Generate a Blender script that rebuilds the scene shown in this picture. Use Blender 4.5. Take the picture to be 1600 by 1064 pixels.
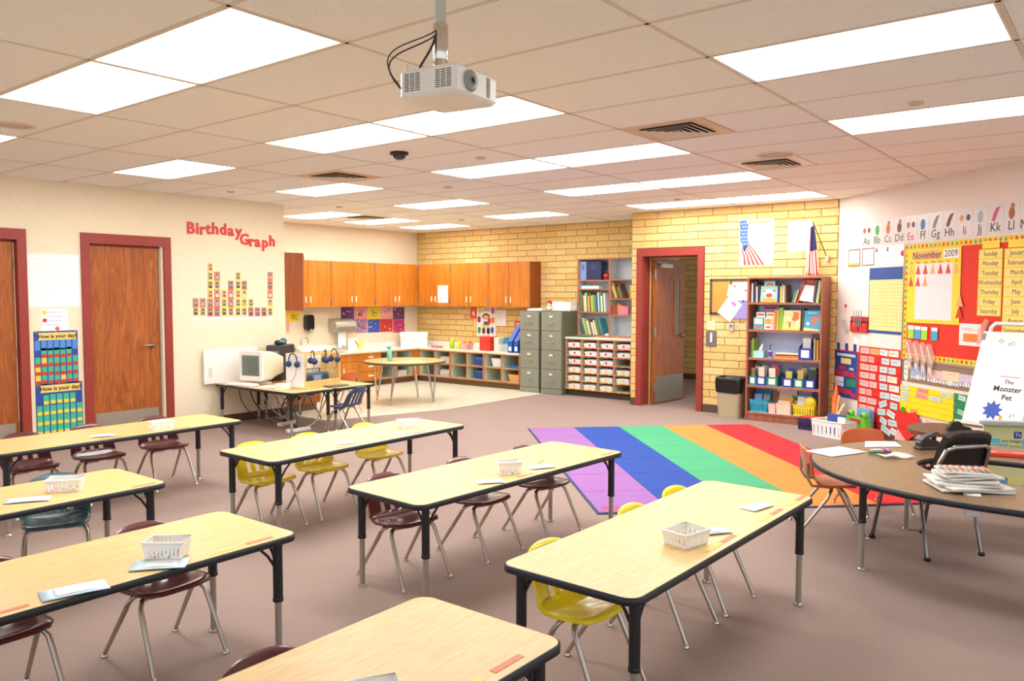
import bpy, math, random
from mathutils import Matrix, Vector
for o in list(bpy.data.objects): bpy.data.objects.remove(o)
scene = bpy.context.scene
COL = scene.collection
random.seed(7)
PI = math.pi

# ------------------------------------------------------------------ camera
FPX, YAW, PITCH, ROLL, HC = 1250.73, .6643, -.0583, .0016, 1.60
CEIL = HC + 1.1525
fw = Vector((math.cos(YAW)*math.cos(PITCH), math.sin(YAW)*math.cos(PITCH), math.sin(PITCH)))
rt = Vector((math.sin(YAW), -math.cos(YAW), 0)); up = rt.cross(fw)
rt, up = rt*math.cos(ROLL) + up*math.sin(ROLL), up*math.cos(ROLL) - rt*math.sin(ROLL)
cam = bpy.data.objects.new('camera', bpy.data.cameras.new('camera')); COL.objects.link(cam)
cam.data.sensor_width = 36; cam.data.lens = FPX/1600*36; cam.data.clip_start = .02
cam.matrix_world = Matrix(((rt.x, up.x, -fw.x, 0), (rt.y, up.y, -fw.y, 0), (rt.z, up.z, -fw.z, HC), (0, 0, 0, 1)))
scene.camera = cam

# ------------------------------------------------------------------ world, exposure
wd = bpy.data.worlds.new('world'); scene.world = wd; wd.use_nodes = True
WB = wd.node_tree.nodes['Background']
WB.inputs[0].default_value = (.96, .99, 1, 1); WB.inputs[1].default_value = .75
scene.view_settings.view_transform = 'Standard'; scene.view_settings.look = 'None'
scene.view_settings.gamma = 1; scene.view_settings.use_curve_mapping = False
scene.view_settings.exposure = 0.66
LIGHT_STRENGTH = 9.0
LIGHT_COLOR = (1, .995, .94, 1)

# ------------------------------------------------------------------ survey helpers: a viewing ray cut with a real plane
def ray(x, y): return rt*((x-800)/FPX) + up*((532-y)/FPX) + fw
def onz(x, y, z): d = ray(x, y); t = (z-HC)/d.z; return Vector((d.x*t, d.y*t, z))
class Plane:
    """upright plane; s runs to the right as seen from the room, back() goes into the wall"""
    def __init__(self, o, ang):
        self.o = Vector((o[0], o[1], 0)); self.a = ang
        self.s = Vector((math.cos(ang), math.sin(ang), 0)); self.n = Vector((-math.sin(ang), math.cos(ang), 0))
    def at(self, x, y):
        d = ray(x, y); c = Vector((0, 0, HC)); t = (self.o-c).dot(self.n)/d.dot(self.n); p = c+d*t
        return (p-self.o).dot(self.s), p.z
    def pt(self, s, z, out=0): p = self.o+self.s*s-self.n*out; return Vector((p.x, p.y, z))
    def off(self, out): p = self.o-self.n*out; return Plane((p.x, p.y), self.a)
WL = Plane((0, 8.84), 0)                 # left wall
WC = Plane((0, 10.97), 0)                # alcove cream wall
WK = Plane((11.05, 10.97), -PI/2)        # alcove brick wall
WD = Plane((10.15, 5.76), -PI/2)         # door brick wall
WR = Plane((10.15, 2.906), math.radians(-133.2))   # right wall

# ------------------------------------------------------------------ materials
def lin(h):
    h = h.lstrip('#'); v = [int(h[i:i+2], 16)/255 for i in (0, 2, 4)]
    return tuple(c/12.92 if c <= .04045 else ((c+.055)/1.055)**2.4 for c in v)+(1,)
MATS = {}
def M(hexc, rough=.55, metal=0, **k):
    key = (hexc, rough, metal, tuple(sorted(k.items())))
    if key in MATS: return MATS[key]
    m = bpy.data.materials.new('paint_'+hexc); m.use_nodes = True
    nt = m.node_tree; b = nt.nodes['Principled BSDF']
    b.inputs['Base Color'].default_value = lin(hexc); b.inputs['Roughness'].default_value = rough; b.inputs['Metallic'].default_value = metal
    if 'alpha' in k: b.inputs['Alpha'].default_value = k['alpha']
    if 'trans' in k: b.inputs['Transmission Weight'].default_value = k['trans']
    if 'emit' in k:
        b.inputs['Emission Color'].default_value = LIGHT_COLOR; b.inputs['Emission Strength'].default_value = k['emit']
    if k.get('coat'): b.inputs['Coat Weight'].default_value = k['coat']; b.inputs['Coat Roughness'].default_value = .1
    if not ('emit' in k or metal > .5):
        # faint procedural unevenness so no surface is a dead flat colour
        tc = nt.nodes.new('ShaderNodeTexCoord'); nz = nt.nodes.new('ShaderNodeTexNoise'); nz.inputs['Scale'].default_value = k.get('ns', 9)
        nz.inputs['Detail'].default_value = 3
        hs = nt.nodes.new('ShaderNodeHueSaturation'); hs.inputs['Color'].default_value = lin(hexc)
        mr = nt.nodes.new('ShaderNodeMapRange'); a = k.get('var', .05); mr.inputs[3].default_value = 1-a; mr.inputs[4].default_value = 1+a
        nt.links.new(tc.outputs['Object'], nz.inputs['Vector']); nt.links.new(nz.outputs[0], mr.inputs[0])
        nt.links.new(mr.outputs[0], hs.inputs['Value']); nt.links.new(hs.outputs[0], b.inputs['Base Color'])
    MATS[key] = m
    return m
def wood(name, c1, c2, c3, scale, stretch, rough=.4, dist=4, coat=0):
    m = bpy.data.materials.new(name); m.use_nodes = True; nt = m.node_tree; b = nt.nodes['Principled BSDF']
    L = nt.links.new
    tc = nt.nodes.new('ShaderNodeTexCoord'); mp = nt.nodes.new('ShaderNodeMapping'); mp.inputs['Scale'].default_value = stretch
    wv = nt.nodes.new('ShaderNodeTexNoise'); wv.inputs['Scale'].default_value = scale; wv.inputs['Detail'].default_value = 5; wv.inputs['Distortion'].default_value = dist
    n2 = nt.nodes.new('ShaderNodeTexNoise'); n2.inputs['Scale'].default_value = scale*5; n2.inputs['Detail'].default_value = 2
    ad = nt.nodes.new('ShaderNodeMath'); ad.operation = 'MULTIPLY_ADD'; ad.inputs[1].default_value = .35
    cr = nt.nodes.new('ShaderNodeValToRGB'); e = cr.color_ramp.elements
    e[0].position = .42; e[0].color = lin(c1); e[1].position = .85; e[1].color = lin(c3); k = cr.color_ramp.elements.new(.6); k.color = lin(c2)
    L(tc.outputs['Object'], mp.inputs[0]); L(mp.outputs[0], wv.inputs['Vector']); L(mp.outputs[0], n2.inputs['Vector'])
    L(n2.outputs[0], ad.inputs[0]); L(wv.outputs[0], ad.inputs[2]); L(ad.outputs[0], cr.inputs[0]); L(cr.outputs[0], b.inputs['Base Color'])
    b.inputs['Roughness'].default_value = rough
    return m
def speckle(name, c1, c2, scale, rough=.9, bump=.0, big=0, bscale=None):
    m = bpy.data.materials.new(name); m.use_nodes = True; nt = m.node_tree; b = nt.nodes['Principled BSDF']; L = nt.links.new
    tc = nt.nodes.new('ShaderNodeTexCoord'); nz = nt.nodes.new('ShaderNodeTexNoise'); nz.inputs['Scale'].default_value = scale; nz.inputs['Detail'].default_value = 4; nz.inputs['Roughness'].default_value = .7
    mx = nt.nodes.new('ShaderNodeMix'); mx.data_type = 'RGBA'; mx.inputs[6].default_value = lin(c1); mx.inputs[7].default_value = lin(c2)
    mr = nt.nodes.new('ShaderNodeMapRange'); mr.inputs[1].default_value = .35; mr.inputs[2].default_value = .65
    L(tc.outputs['Object'], nz.inputs['Vector']); L(nz.outputs[0], mr.inputs[0]); L(mr.outputs[0], mx.inputs[0]); last = mx.outputs[2]
    if big:
        n2 = nt.nodes.new('ShaderNodeTexNoise'); n2.inputs['Scale'].default_value = big; n2.inputs['Detail'].default_value = 3
        m2 = nt.nodes.new('ShaderNodeMapRange'); m2.inputs[3].default_value = .93; m2.inputs[4].default_value = 1.07
        hs = nt.nodes.new('ShaderNodeHueSaturation'); L(tc.outputs['Object'], n2.inputs['Vector']); L(n2.outputs[0], m2.inputs[0]); L(m2.outputs[0], hs.inputs['Value']); L(last, hs.inputs['Color']); last = hs.outputs[0]
    L(last, b.inputs['Base Color']); b.inputs['Roughness'].default_value = rough
    if bump:
        bp = nt.nodes.new('ShaderNodeBump'); bp.inputs['Strength'].default_value = bump; bp.inputs['Distance'].default_value = .004
        L(nz.outputs[0], bp.inputs['Height']); L(bp.outputs[0], b.inputs['Normal'])
    return m
CHROME = M('C9C6C2', .18, 1.0); STEEL = M('9A9894', .35, .9); DARKSTEEL = M('4A4A4C', .35, .8)
BLACK = M('17181C', .45); BLACKEDGE = M('1D2028', .4); WHITE = M('F4F2F0', .5); PAPER = M('F7F6F6', .7, var=.02)
MAPLE = wood('maple_laminate', 'E6C78C', 'DFBC7E', 'D6AF6E', 6, (1.2, 9, 9), .36, 1.5)
WALNUT = wood('walnut_laminate', '93775A', '866A4D', '6F553B', 5, (1.5, 9, 9), .3, 3)
OAK = wood('oak_veneer', 'B8682A', 'A85A1E', '8C4612', 2.2, (5, 5, .55), .5, 4)
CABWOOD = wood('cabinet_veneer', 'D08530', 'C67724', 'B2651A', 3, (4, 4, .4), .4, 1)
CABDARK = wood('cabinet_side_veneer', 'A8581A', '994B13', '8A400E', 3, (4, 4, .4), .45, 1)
SHELFWOOD = wood('cherry_edge', 'B5725A', 'A8654C', '995640', 3, (4, 4, .5), .5, 1)
CARPET = speckle('carpet_pile', '836E67', 'A48F88', 170, .95, .5, big=1.5)
VCT = speckle('vinyl_tile', 'ECE8D4', 'E2DFC8', 30, .22, 0, big=2)
CEILTILE = speckle('ceiling_tile_face', 'F4F4F0', 'EBEAE3', 60, .95, .15)
TBAR = M('D9CDBC', .6)
CREAM = speckle('cream_wall_paint', 'F0E3C9', 'EBDCC0', 40, .85, .05)
PALE = speckle('pale_wall_paint', 'EAE1DA', 'E6DBD3', 40, .85, .05)
BRICKS = [speckle('brick_%d' % i, a, b, 25, .75, .15, big=4) for i, (a, b) in enumerate([('E6C786', 'DFBC78'), ('E0BE7A', 'D9B36C'), ('E9CD90', 'E3C282'), ('DCB670', 'E3C07C')])]
MORTAR = speckle('mortar', 'B28D4C', 'A27E40', 50, .95)
MAROON = M('93342A', .45); DKBASE = M('5A4236', .6)

# ------------------------------------------------------------------ mesh builder
class G:
    def __init__(s): s.v = []; s.f = []; s.m = []; s.sm = []
    def add(s, vs, fs, m=0, smooth=False, T=None):
        k = len(s.v); s.v += [tuple(T @ Vector(p)) if T else tuple(p) for p in vs]
        for f in fs: s.f.append(tuple(i+k for i in f)); s.m.append(m); s.sm.append(smooth)
        return s
    def box(s, x0, y0, z0, x1, y1, z1, m=0, b=0, T=None):
        if x1 < x0: x0, x1 = x1, x0
        if y1 < y0: y0, y1 = y1, y0
        if z1 < z0: z0, z1 = z1, z0
        if b <= 0:
            vs = [(x, y, z) for x in (x0, x1) for y in (y0, y1) for z in (z0, z1)]
            return s.add(vs, [(0, 1, 3, 2), (4, 6, 7, 5), (0, 4, 5, 1), (2, 3, 7, 6), (0, 2, 6, 4), (1, 5, 7, 3)], m, False, T)
        b = min(b, (x1-x0)*.45, (y1-y0)*.45, (z1-z0)*.45)
        X, Y, Z = (x0, x1), (y0, y1), (z0, z1); vs = []; ix = {}
        for i in (0, 1):
            for j in (0, 1):
                for k in (0, 1):
                    sg = [1 if q == 0 else -1 for q in (i, j, k)]
                    for a in range(3):
                        p = [X[i]+sg[0]*b, Y[j]+sg[1]*b, Z[k]+sg[2]*b]; p[a] = (X[i], Y[j], Z[k])[a]
                        ix[i, j, k, a] = len(vs); vs.append(tuple(p))
        fs = []
        c = (x0+x1)/2, (y0+y1)/2, (z0+z1)/2
        for a in range(3):
            for t in (0, 1):
                o = [q for q in range(3) if q != a]; f = []
                for (p, q) in ((0, 0), (1, 0), (1, 1), (0, 1)):
                    key = [0, 0, 0]; key[a] = t; key[o[0]] = p; key[o[1]] = q; f.append(ix[key[0], key[1], key[2], a])
                fs.append(f)
        for a in range(3):
            o = [q for q in range(3) if q != a]
            for p in (0, 1):
                for q in (0, 1):
                    f = []
                    for t, ax in ((0, o[0]), (0, o[1]), (1, o[1]), (1, o[0])):
                        key = [0, 0, 0]; key[a] = t; key[o[0]] = p; key[o[1]] = q; f.append(ix[key[0], key[1], key[2], ax])
                    fs.append(f)
        for i in (0, 1):
            for j in (0, 1):
                for k in (0, 1): fs.append([ix[i, j, k, a] for a in range(3)])
        out = []
        for f in fs:   # orient outwards
            a, b_, d = (Vector(vs[q]) for q in f[:3]); n = (b_-a).cross(d-a); ce = sum((Vector(vs[q]) for q in f), Vector())/len(f)
            out.append(tuple(f) if n.dot(ce-Vector(c)) > 0 else tuple(reversed(f)))
        return s.add(vs, out, m, False, T)
    def tube(s, pts, r, n=8, m=0, T=None, caps=True):
        pts = [Vector(p) for p in pts]; rs = r if isinstance(r, (list, tuple)) else [r]*len(pts)
        vs = []; t0 = (pts[1]-pts[0]).normalized(); a = Vector((0, 0, 1)) if abs(t0.z) < .9 else Vector((1, 0, 0))
        u = t0.cross(a).normalized()
        for i, p in enumerate(pts):
            t = ((pts[min(i+1, len(pts)-1)]-p).normalized()+(p-pts[max(i-1, 0)]).normalized()).normalized()
            u = (u-t*u.dot(t)).normalized(); w = t.cross(u)
            vs += [p+u*math.cos(2*PI*k/n)*rs[i]+w*math.sin(2*PI*k/n)*rs[i] for k in range(n)]
        fs = [(i*n+k, i*n+(k+1) % n, (i+1)*n+(k+1) % n, (i+1)*n+k) for i in range(len(pts)-1) for k in range(n)]
        s.add(vs, fs, m, True, T)
        if caps: s.add(vs[:n], [tuple(reversed(range(n)))], m, False, T); s.add(vs[-n:], [tuple(range(n))], m, False, T)
        return s
    def lathe(s, prof, n=16, m=0, T=None, c=(0, 0, 0), caps=True):
        vs = [(c[0]+r*math.cos(2*PI*k/n), c[1]+r*math.sin(2*PI*k/n), c[2]+z) for r, z in prof for k in range(n)]
        fs = [(i*n+k, i*n+(k+1) % n, (i+1)*n+(k+1) % n, (i+1)*n+k) for i in range(len(prof)-1) for k in range(n)]
        s.add(vs, fs, m, True, T)
        if not caps: return s
        if prof[0][0] > 1e-5: s.add(vs[:n], [tuple(reversed(range(n)))], m, False, T)
        if prof[-1][0] > 1e-5: s.add(vs[-n:], [tuple(range(n))], m, False, T)
        return s
    def prism(s, poly, d0, d1, m=0, plane='xz', T=None, smooth=False):
        """polygon extruded: plane xz (depth along y) or xy (height along z)"""
        n = len(poly); area = sum(poly[i][0]*poly[(i+1) % n][1]-poly[(i+1) % n][0]*poly[i][1] for i in range(n))
        if area < 0: poly = list(reversed(poly))
        if plane == 'xz': lo, hi = [(a, max(d0, d1), b) for a, b in poly], [(a, min(d0, d1), b) for a, b in poly]
        else: lo, hi = [(a, b, min(d0, d1)) for a, b in poly], [(a, b, max(d0, d1)) for a, b in poly]
        s.add(hi, [tuple(range(n))], m, False, T); s.add(lo, [tuple(reversed(range(n)))], m, False, T)
        s.add(lo+hi, [(i, (i+1) % n, n+(i+1) % n, n+i) for i in range(n)], m, smooth, T)
        return s
    def sheet(s, fn, nu, nv, th, m=0, mask=None, T=None, smooth=True):
        """curved sheet with thickness and optional holes; fn(u,v) with u,v in 0..1"""
        P = [[Vector(fn(i/nu, j/nv)) for j in range(nv+1)] for i in range(nu+1)]; N = []
        for i in range(nu+1):
            row = []
            for j in range(nv+1):
                du = P[min(i+1, nu)][j]-P[max(i-1, 0)][j]; dv = P[i][min(j+1, nv)]-P[i][max(j-1, 0)]; n = du.cross(dv)
                row.append(n.normalized() if n.length > 1e-9 else Vector((0, 0, 1)))
            N.append(row)
        w = nv+1; top = [P[i][j]+N[i][j]*th/2 for i in range(nu+1) for j in range(w)]; bot = [P[i][j]-N[i][j]*th/2 for i in range(nu+1) for j in range(w)]
        cells = {(i, j) for i in range(nu) for j in range(nv) if not mask or mask(i, j)}; K = len(top); q = lambda i, j: i*w+j
        fs, rim = [], []
        for (i, j) in cells:
            fs += [(q(i, j), q(i+1, j), q(i+1, j+1), q(i, j+1)), (K+q(i, j), K+q(i, j+1), K+q(i+1, j+1), K+q(i+1, j))]
            for (a, b, nb) in (((i, j), (i+1, j), (i, j-1)), ((i+1, j), (i+1, j+1), (i+1, j)), ((i+1, j+1), (i, j+1), (i, j+1)), ((i, j+1), (i, j), (i-1, j))):
                if nb not in cells: rim.append((q(*b), q(*a), K+q(*a), K+q(*b)))
        k = len(s.v); s.add(top+bot, fs, m, smooth, T)
        for f in rim: s.f.append(tuple(i+k for i in f)); s.m.append(m); s.sm.append(False)
        return s
    def ball(s, c, r, n=10, m=0, sc=(1, 1, 1), T=None):
        h = n//2; prof = [(r*math.sin(PI*i/h), -r*math.cos(PI*i/h)) for i in range(h+1)]
        vs = [(c[0]+p*math.cos(2*PI*k/n)*sc[0], c[1]+p*math.sin(2*PI*k/n)*sc[1], c[2]+z*sc[2]) for p, z in prof for k in range(n)]
        return s.add(vs, [(i*n+k, i*n+(k+1) % n, (i+1)*n+(k+1) % n, (i+1)*n+k) for i in range(h) for k in range(n)], m, True, T)
    def mesh(s, name='mesh'):
        me = bpy.data.meshes.new(name); me.from_pydata(s.v, [], s.f)
        me.polygons.foreach_set('material_index', s.m); me.polygons.foreach_set('use_smooth', s.sm); me.update()
        return me
def rrect(x0, y0, x1, y1, r, n=4):
    p = []
    for cx, cy, a in ((x1-r, y1-r, 0), (x0+r, y1-r, 90), (x0+r, y0+r, 180), (x1-r, y0+r, 270)):
        p += [(cx+r*math.cos(math.radians(a+90*k/n)), cy+r*math.sin(math.radians(a+90*k/n))) for k in range(n+1)]
    return p
def ell(cx, cy, rx, ry, n=12): return [(cx+rx*math.cos(2*PI*k/n), cy+ry*math.sin(2*PI*k/n)) for k in range(n)]
def star(cx, cy, r, n=5, q=.45): return [(cx+r*(1 if k % 2 == 0 else q)*math.sin(PI*k/n), cy+r*(1 if k % 2 == 0 else q)*math.cos(PI*k/n)) for k in range(2*n)]

# ------------------------------------------------------------------ objects
def put(o, parent, loc, rot):
    COL.objects.link(o); o.parent = parent; o.location = loc; o.rotation_euler = (0, 0, rot) if isinstance(rot, (int, float)) else rot
    return o
def tag(o, label=None, cat=None, group=None, kind=None):
    if label: o['label'] = label
    if cat: o['category'] = cat
    if group: o['group'] = group
    if kind: o['kind'] = kind
    return o
def obj(name, g, mats, parent=None, loc=(0, 0, 0), rot=0, label=None):
    me = g if isinstance(g, bpy.types.Mesh) else g.mesh(name)
    if not me.materials:
        for m in (mats if isinstance(mats, (list, tuple)) else [mats]): me.materials.append(m)
    o = put(bpy.data.objects.new(name, me), parent, loc, rot)
    if label: o['label'] = label
    return o
def thing(name, label, cat, loc=(0, 0, 0), rot=0, group=None):
    o = bpy.data.objects.new(name, None); o.empty_display_size = .05
    put(o, None, loc, rot); return tag(o, label, cat, group)
def solid(name, g, mats, label, cat, loc=(0, 0, 0), rot=0, group=None):
    return tag(obj(name, g, mats, None, loc, rot), label, cat, group)
def struct(name, g, mats, loc=(0, 0, 0), rot=0): return tag(obj(name, g, mats, None, loc, rot), kind='structure')
def dup(root, loc, rot, label=None, group=None):
    def cp(o, par):
        c = o.copy(); COL.objects.link(c); c.parent = par
        for ch in o.children: cp(ch, c)
        return c
    r = cp(root, None); r.location = loc; r.rotation_euler = (0, 0, rot) if isinstance(rot, (int, float)) else rot
    if label: r['label'] = label
    if group: r['group'] = group
    return r
TXT = {}
def text(s, size, depth=.001, bold=0):
    """lettering as a mesh, centred, standing in the local xz plane and facing -y"""
    key = (s, size, depth, bold)
    if key in TXT: return TXT[key].copy()
    c = bpy.data.curves.new('lettering', 'FONT'); c.body = s; c.size = size; c.extrude = depth/2; c.align_x = 'CENTER'; c.align_y = 'CENTER'; c.resolution_u = 2; c.offset = bold
    o = bpy.data.objects.new('lettering', c); COL.objects.link(o)
    me = bpy.data.meshes.new_from_object(o.evaluated_get(bpy.context.evaluated_depsgraph_get())); me.name = 'lettering'; me.materials.clear()
    me.transform(Matrix.Rotation(PI/2, 4, 'X')); bpy.data.objects.remove(o); bpy.data.curves.remove(c)
    TXT[key] = me
    return me.copy()
def words(parent, s, size, mat, x=0, z=0, y=-.002, bold=0, rot=0, depth=.001):
    return obj('lettering', text(s, size, depth, bold), mat, parent, (x, y, z), (0, rot, 0))
def wallcard(name, P, box, mats, label, cat, th=.002, out=.0, group=None, geom=None, tilt=0):
    """a flat thing on wall plane P; box = picture rectangle measured on that plane; origin at its bottom centre.
    returns (object, width, height); local x right, z up, front at y=-th"""
    (sa, za), (sb, zb) = P.at(box[0], box[1]), P.at(box[2], box[3])
    w, h = abs(sb-sa), abs(za-zb); p = P.pt((sa+sb)/2, min(za, zb), out)
    o = thing(name, label, cat, p, (0, tilt, P.a), group) if tilt == 0 else thing(name, label, cat, p, P.a, group)
    if tilt: o.rotation_euler = (Matrix.Rotation(P.a, 3, 'Z') @ Matrix.Rotation(tilt, 3, 'Y')).to_euler()
    if geom is None: obj('sheet', G().box(-w/2, -th, 0, w/2, 0, h), mats, o)
    return o, w, h
def lines(parent, w, z0, z1, n, mat, x0=None, fill=.8, th=.003, name='printed_lines', tk=.22, y=0):
    """rows of small print, joined into one part"""
    g = G(); dz = (z1-z0)/n
    for k in range(n):
        L = w*fill*random.uniform(.6, 1); zc = z1-dz*(k+.5); xs = -w*fill/2 if x0 is None else x0
        g.box(xs, y-th-.0006, zc-dz*tk/2, xs+L, y-th+.0004, zc+dz*tk/2)
    return tag(obj(name, g, mat, parent), kind='stuff')
INK = M('5B5B66', .8); GREYINK = M('B9B7BD', .8); LTINK = M('CFCED6', .8)
# ================================================================== SETTING
GX, GY, TU, TV = 1.8822, 2.9194, .6096, 1.2192
# ---- floors
struct('floor', G().prism([(-2.5, -3), (14.2, -3), (14.2, 12), (-2.5, 12)], -.1, 0, 0, 'xy'), CARPET)
struct('floor_vinyl', G().prism([(6.45, 8.0), (8.15, 7.5), (11.05, 7.5), (11.05, 10.97), (6.45, 10.97)], .0, .003, 0, 'xy'), VCT)
# ---- ceiling: deck, grid of T bars, one panel per opening
deck = struct('ceiling', G().box(-2.5, -3, CEIL+.012, 14.2, 12, CEIL+.06), CEILTILE)
LIGHTS = [(0, 0), (0, 1), (3, 0), (3, 1), (6, 0), (6, 1), (9, 0), (9, 1), (12, 0), (12, 1), (0, 3), (3, 3), (6, 3), (9, 3), (12, 3), (3, -2), (6, -2), (9, 5), (11, 5), (13, 5)]
VENTS = [(5, -.5), (8, -.5), (5, 2.5), (10, 5.0)]
def inroom(x, y):
    if y > 8.84: return 6.45 < x < 11.05 and y < 10.97
    if x > 11.05: return False
    if x > 10.15 and y < 5.76: return False
    return (Vector((x, y, 0))-WR.o).dot(WR.n) < .5
tile_me = None; half_me = None
for i in range(-2, 15):
    for j in range(-3, 7):
        x, y = GX+TU*i, GY+TV*j
        if (i, j) in LIGHTS or not (inroom(x+.1, y+.2) or inroom(x+.5, y+1.0) or inroom(x+.1, y+1.0) or inroom(x+.5, y+.2)): continue
        hv = [v for v in VENTS if v[0] == i and int(math.floor(v[1])) == j]
        if hv:
            yy = y if hv[0][1] != j else y+TV/2
            if half_me is None: half_me = G().box(.009, .009, 0, TU-.009, TV/2-.009, .011, 0, .004).mesh('ceiling_tile'); half_me.materials.append(CEILTILE)
            obj('ceiling_tile', half_me, CEILTILE, deck, (x, yy, CEIL)); continue
        if tile_me is None: tile_me = G().box(.009, .009, 0, TU-.009, TV-.009, .011, 0, .004).mesh('ceiling_tile'); tile_me.materials.append(CEILTILE)
        obj('ceiling_tile', tile_me, CEILTILE, deck, (x, y, CEIL))
g = G()
for i in range(-2, 16): g.box(GX+TU*i-.010, -1.5, CEIL-.002, GX+TU*i+.010, 10.96, CEIL+.011)
for j in range(-3, 8): g.box(-.5, GY+TV*j-.010, CEIL-.002, 11.04, GY+TV*j+.010, CEIL+.011)
obj('grid_bars', g, TBAR, deck)
# ---- bricks
CH = CEIL/27; BL = .4064
bm_cache = {}
def brick(w, h, k):
    key = (round(w, 3), round(h, 3), k)
    if key not in bm_cache:
        me = G().box(.004, -.010, .004, w-.004, .0, h-.004, 0, .004).mesh('brick'); me.materials.append(BRICKS[k]); bm_cache[key] = me
    return bm_cache[key]
def brickwall(name, P, s0, s1, holes=(), th=.2, phase=0, skip=None):
    g = G()
    if not holes: g.box(s0, 0, 0, s1, th, CEIL)
    else:
        a, b, zt = holes[0]
        g.box(s0, 0, 0, a, th, CEIL); g.box(b, 0, 0, s1, th, CEIL); g.box(a, 0, zt, b, th, CEIL)
    w = struct(name, g, MORTAR, (P.o.x, P.o.y, 0), P.a)
    for c in range(27):
        z = c*CH; x = s0-(BL/2 if (c+phase) % 2 else 0)
        while x < s1-.01:
            segs = [(max(x, s0), min(x+BL, s1))]
            for a, b, zt in holes:
                if z < zt-.03:
                    n = []
                    for p, q in segs:
                        if q <= a or p >= b: n.append((p, q))
                        else:
                            if p < a: n.append((p, a))
                            if q > b: n.append((b, q))
                    segs = n
            for p, q in segs:
                if q-p < .025 or (skip and skip(p, q, z)): continue
                zz = CH
                obj('brick', brick(q-p, zz, random.choice((0, 0, 1, 2, 3))), None, w, (p, 0, z))
            x += BL
    return w
DOOR3 = (5.76-5.672, 5.76-4.645, 2.246)
# bricks wholly hidden behind the cabinets and shelves are left out
def hid(p, q, z):
    if 0 < p and q < 2.9 and 1.40 < z and z+CH < 2.12: return True
    if 0 < p and q < 3.9 and z+CH < .62: return True
    if p > 3.02 and q < 3.85 and z+CH < 1.3: return True
    return p > 3.9 and z+CH < 2.13
brickwall('wall_alcove_brick', WK, 0, 5.2, phase=1, skip=hid)
brickwall('wall_door_brick', WD, 0, 2.854, [DOOR3])
struct('wall_alcove_side', G().box(10.36, 5.565, 0, 11.25, 5.755, CEIL), BRICKS[1])
WCO = Plane((13.9, 8.2), -PI/2)
brickwall('wall_corridor', WCO, .3, 3.6)
# ---- painted walls
D1 = (2.28, 3.25+.02, 2.135); D2 = (3.96, 4.765, 2.135)
g = G()
for a, b in ((-2.5, D1[0]), (D1[1], D2[0]), (D2[1], 6.45)): g.box(a, 8.84, 0, b, 8.99, CEIL)
for a, b, z in (D1, D2): g.box(a, 8.84, z, b, 8.99, CEIL); g.box(a, 8.97, 0, b, 8.99, z)
struct('wall_left', g, CREAM)
struct('wall_alcove_west', G().box(6.30, 8.99, 0, 6.449, 10.97, CEIL), CREAM)
struct('wall_alcove_back', G().box(6.30, 10.97, 0, 11.25, 11.12, CEIL), CREAM)
struct('wall_right', G().box(0, 0, 0, 6.2, .15, CEIL), PALE, (WR.o.x, WR.o.y, 0), WR.a)
# ---- baseboards
struct('baseboard_door_wall', G().box(0, -.012, 0, DOOR3[0]-.01, -.0105, .1).box(DOOR3[1]+.01, -.024, 0, 2.84, -.0105, .1), DKBASE, (WD.o.x, WD.o.y, 0), WD.a)
struct('baseboard_left', G().box(4.885, 8.828, 0, 6.45, 8.84, .1).box(3.36, 8.828, 0, 3.875, 8.84, .1).box(-2.5, 8.828, 0, 2.1, 8.84, .1), DKBASE)
struct('baseboard_right', G().box(0.02, -.012, 0, 6.2, 0, .1), DKBASE, (WR.o.x, WR.o.y, 0), WR.a)
struct('baseboard_corridor', G().box(.3, -.02, 0, 3.6, -.0105, .1), DKBASE, (WCO.o.x, WCO.o.y, 0), WCO.a)
# ---- door frames (trim) and doors
def frame(name, a, b, z, P, th=.03, deep=.15, w=.08, h=.105):
    g = G()
    g.box(a-w, -th, 0, a+.005, deep, z+h); g.box(b-.005, -th, 0, b+w, deep, z+h); g.box(a+.005, -th, z-.005, b-.005, deep, z+h)
    g.box(a+.004, deep-.09, 0, a+.02, deep-.04, z); g.box(b-.02, deep-.09, 0, b-.004, deep-.04, z); g.box(a+.004, deep-.09, z-.02, b-.004, deep-.04, z-.004)
    return struct(name, g, MAROON, (P.o.x, P.o.y, 0), P.a)
frame('trim_1', D1[0], D1[1], D1[2], WL, .03, .13); frame('trim_2', D2[0]+.002, D2[1]+.03, D2[2], WL, .03, .13)
frame('trim_3', DOOR3[0]+.085, DOOR3[1]-.08, 2.135, WD, .035, .2)
def lever(par, x, z, y, sgn):
    h = obj('handle', G().lathe([(.0, 0), (.034, 0), (.034, .012), (.014, .018), (.014, .05), (0, .05)], 14, 0, Matrix.Translation((x, y, z)) @ Matrix.Rotation(PI/2, 4, 'X')), STEEL, par)
    obj('lever', G().tube([(x, y-.045, z), (x+sgn*.03, y-.05, z), (x+sgn*.12, y-.045, z-.003)], [.011, .010, .008], 8), STEEL, h)
for n, (a, b, z), hx in (('door_1', D1, None), ('door_2', D2, .69)):
    d = struct(n, G().box(.022, 0, .008, b-a-.018, .04, z-.022, 0, .003), OAK, (a, 8.875, 0))
    obj('kick_plate', G().box(.05, -.003, .05, b-a-.05, 0, .29), M('A9A296', .4, .6), d)
    if hx:
        lever(d, hx, 1.01, 0, -1)
    else:
        for hz in (.25, 1.0, 1.9): obj('hinge', G().tube([(b-a-.016, -.006, hz-.05), (b-a-.016, -.006, hz+.05)], .008, 8), STEEL, d)
        obj('gap_strip', G().box(b-a-.02, -.002, .01, b-a-.014, .03, z-.03), M('E8DFC8', .6), d)
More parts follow.
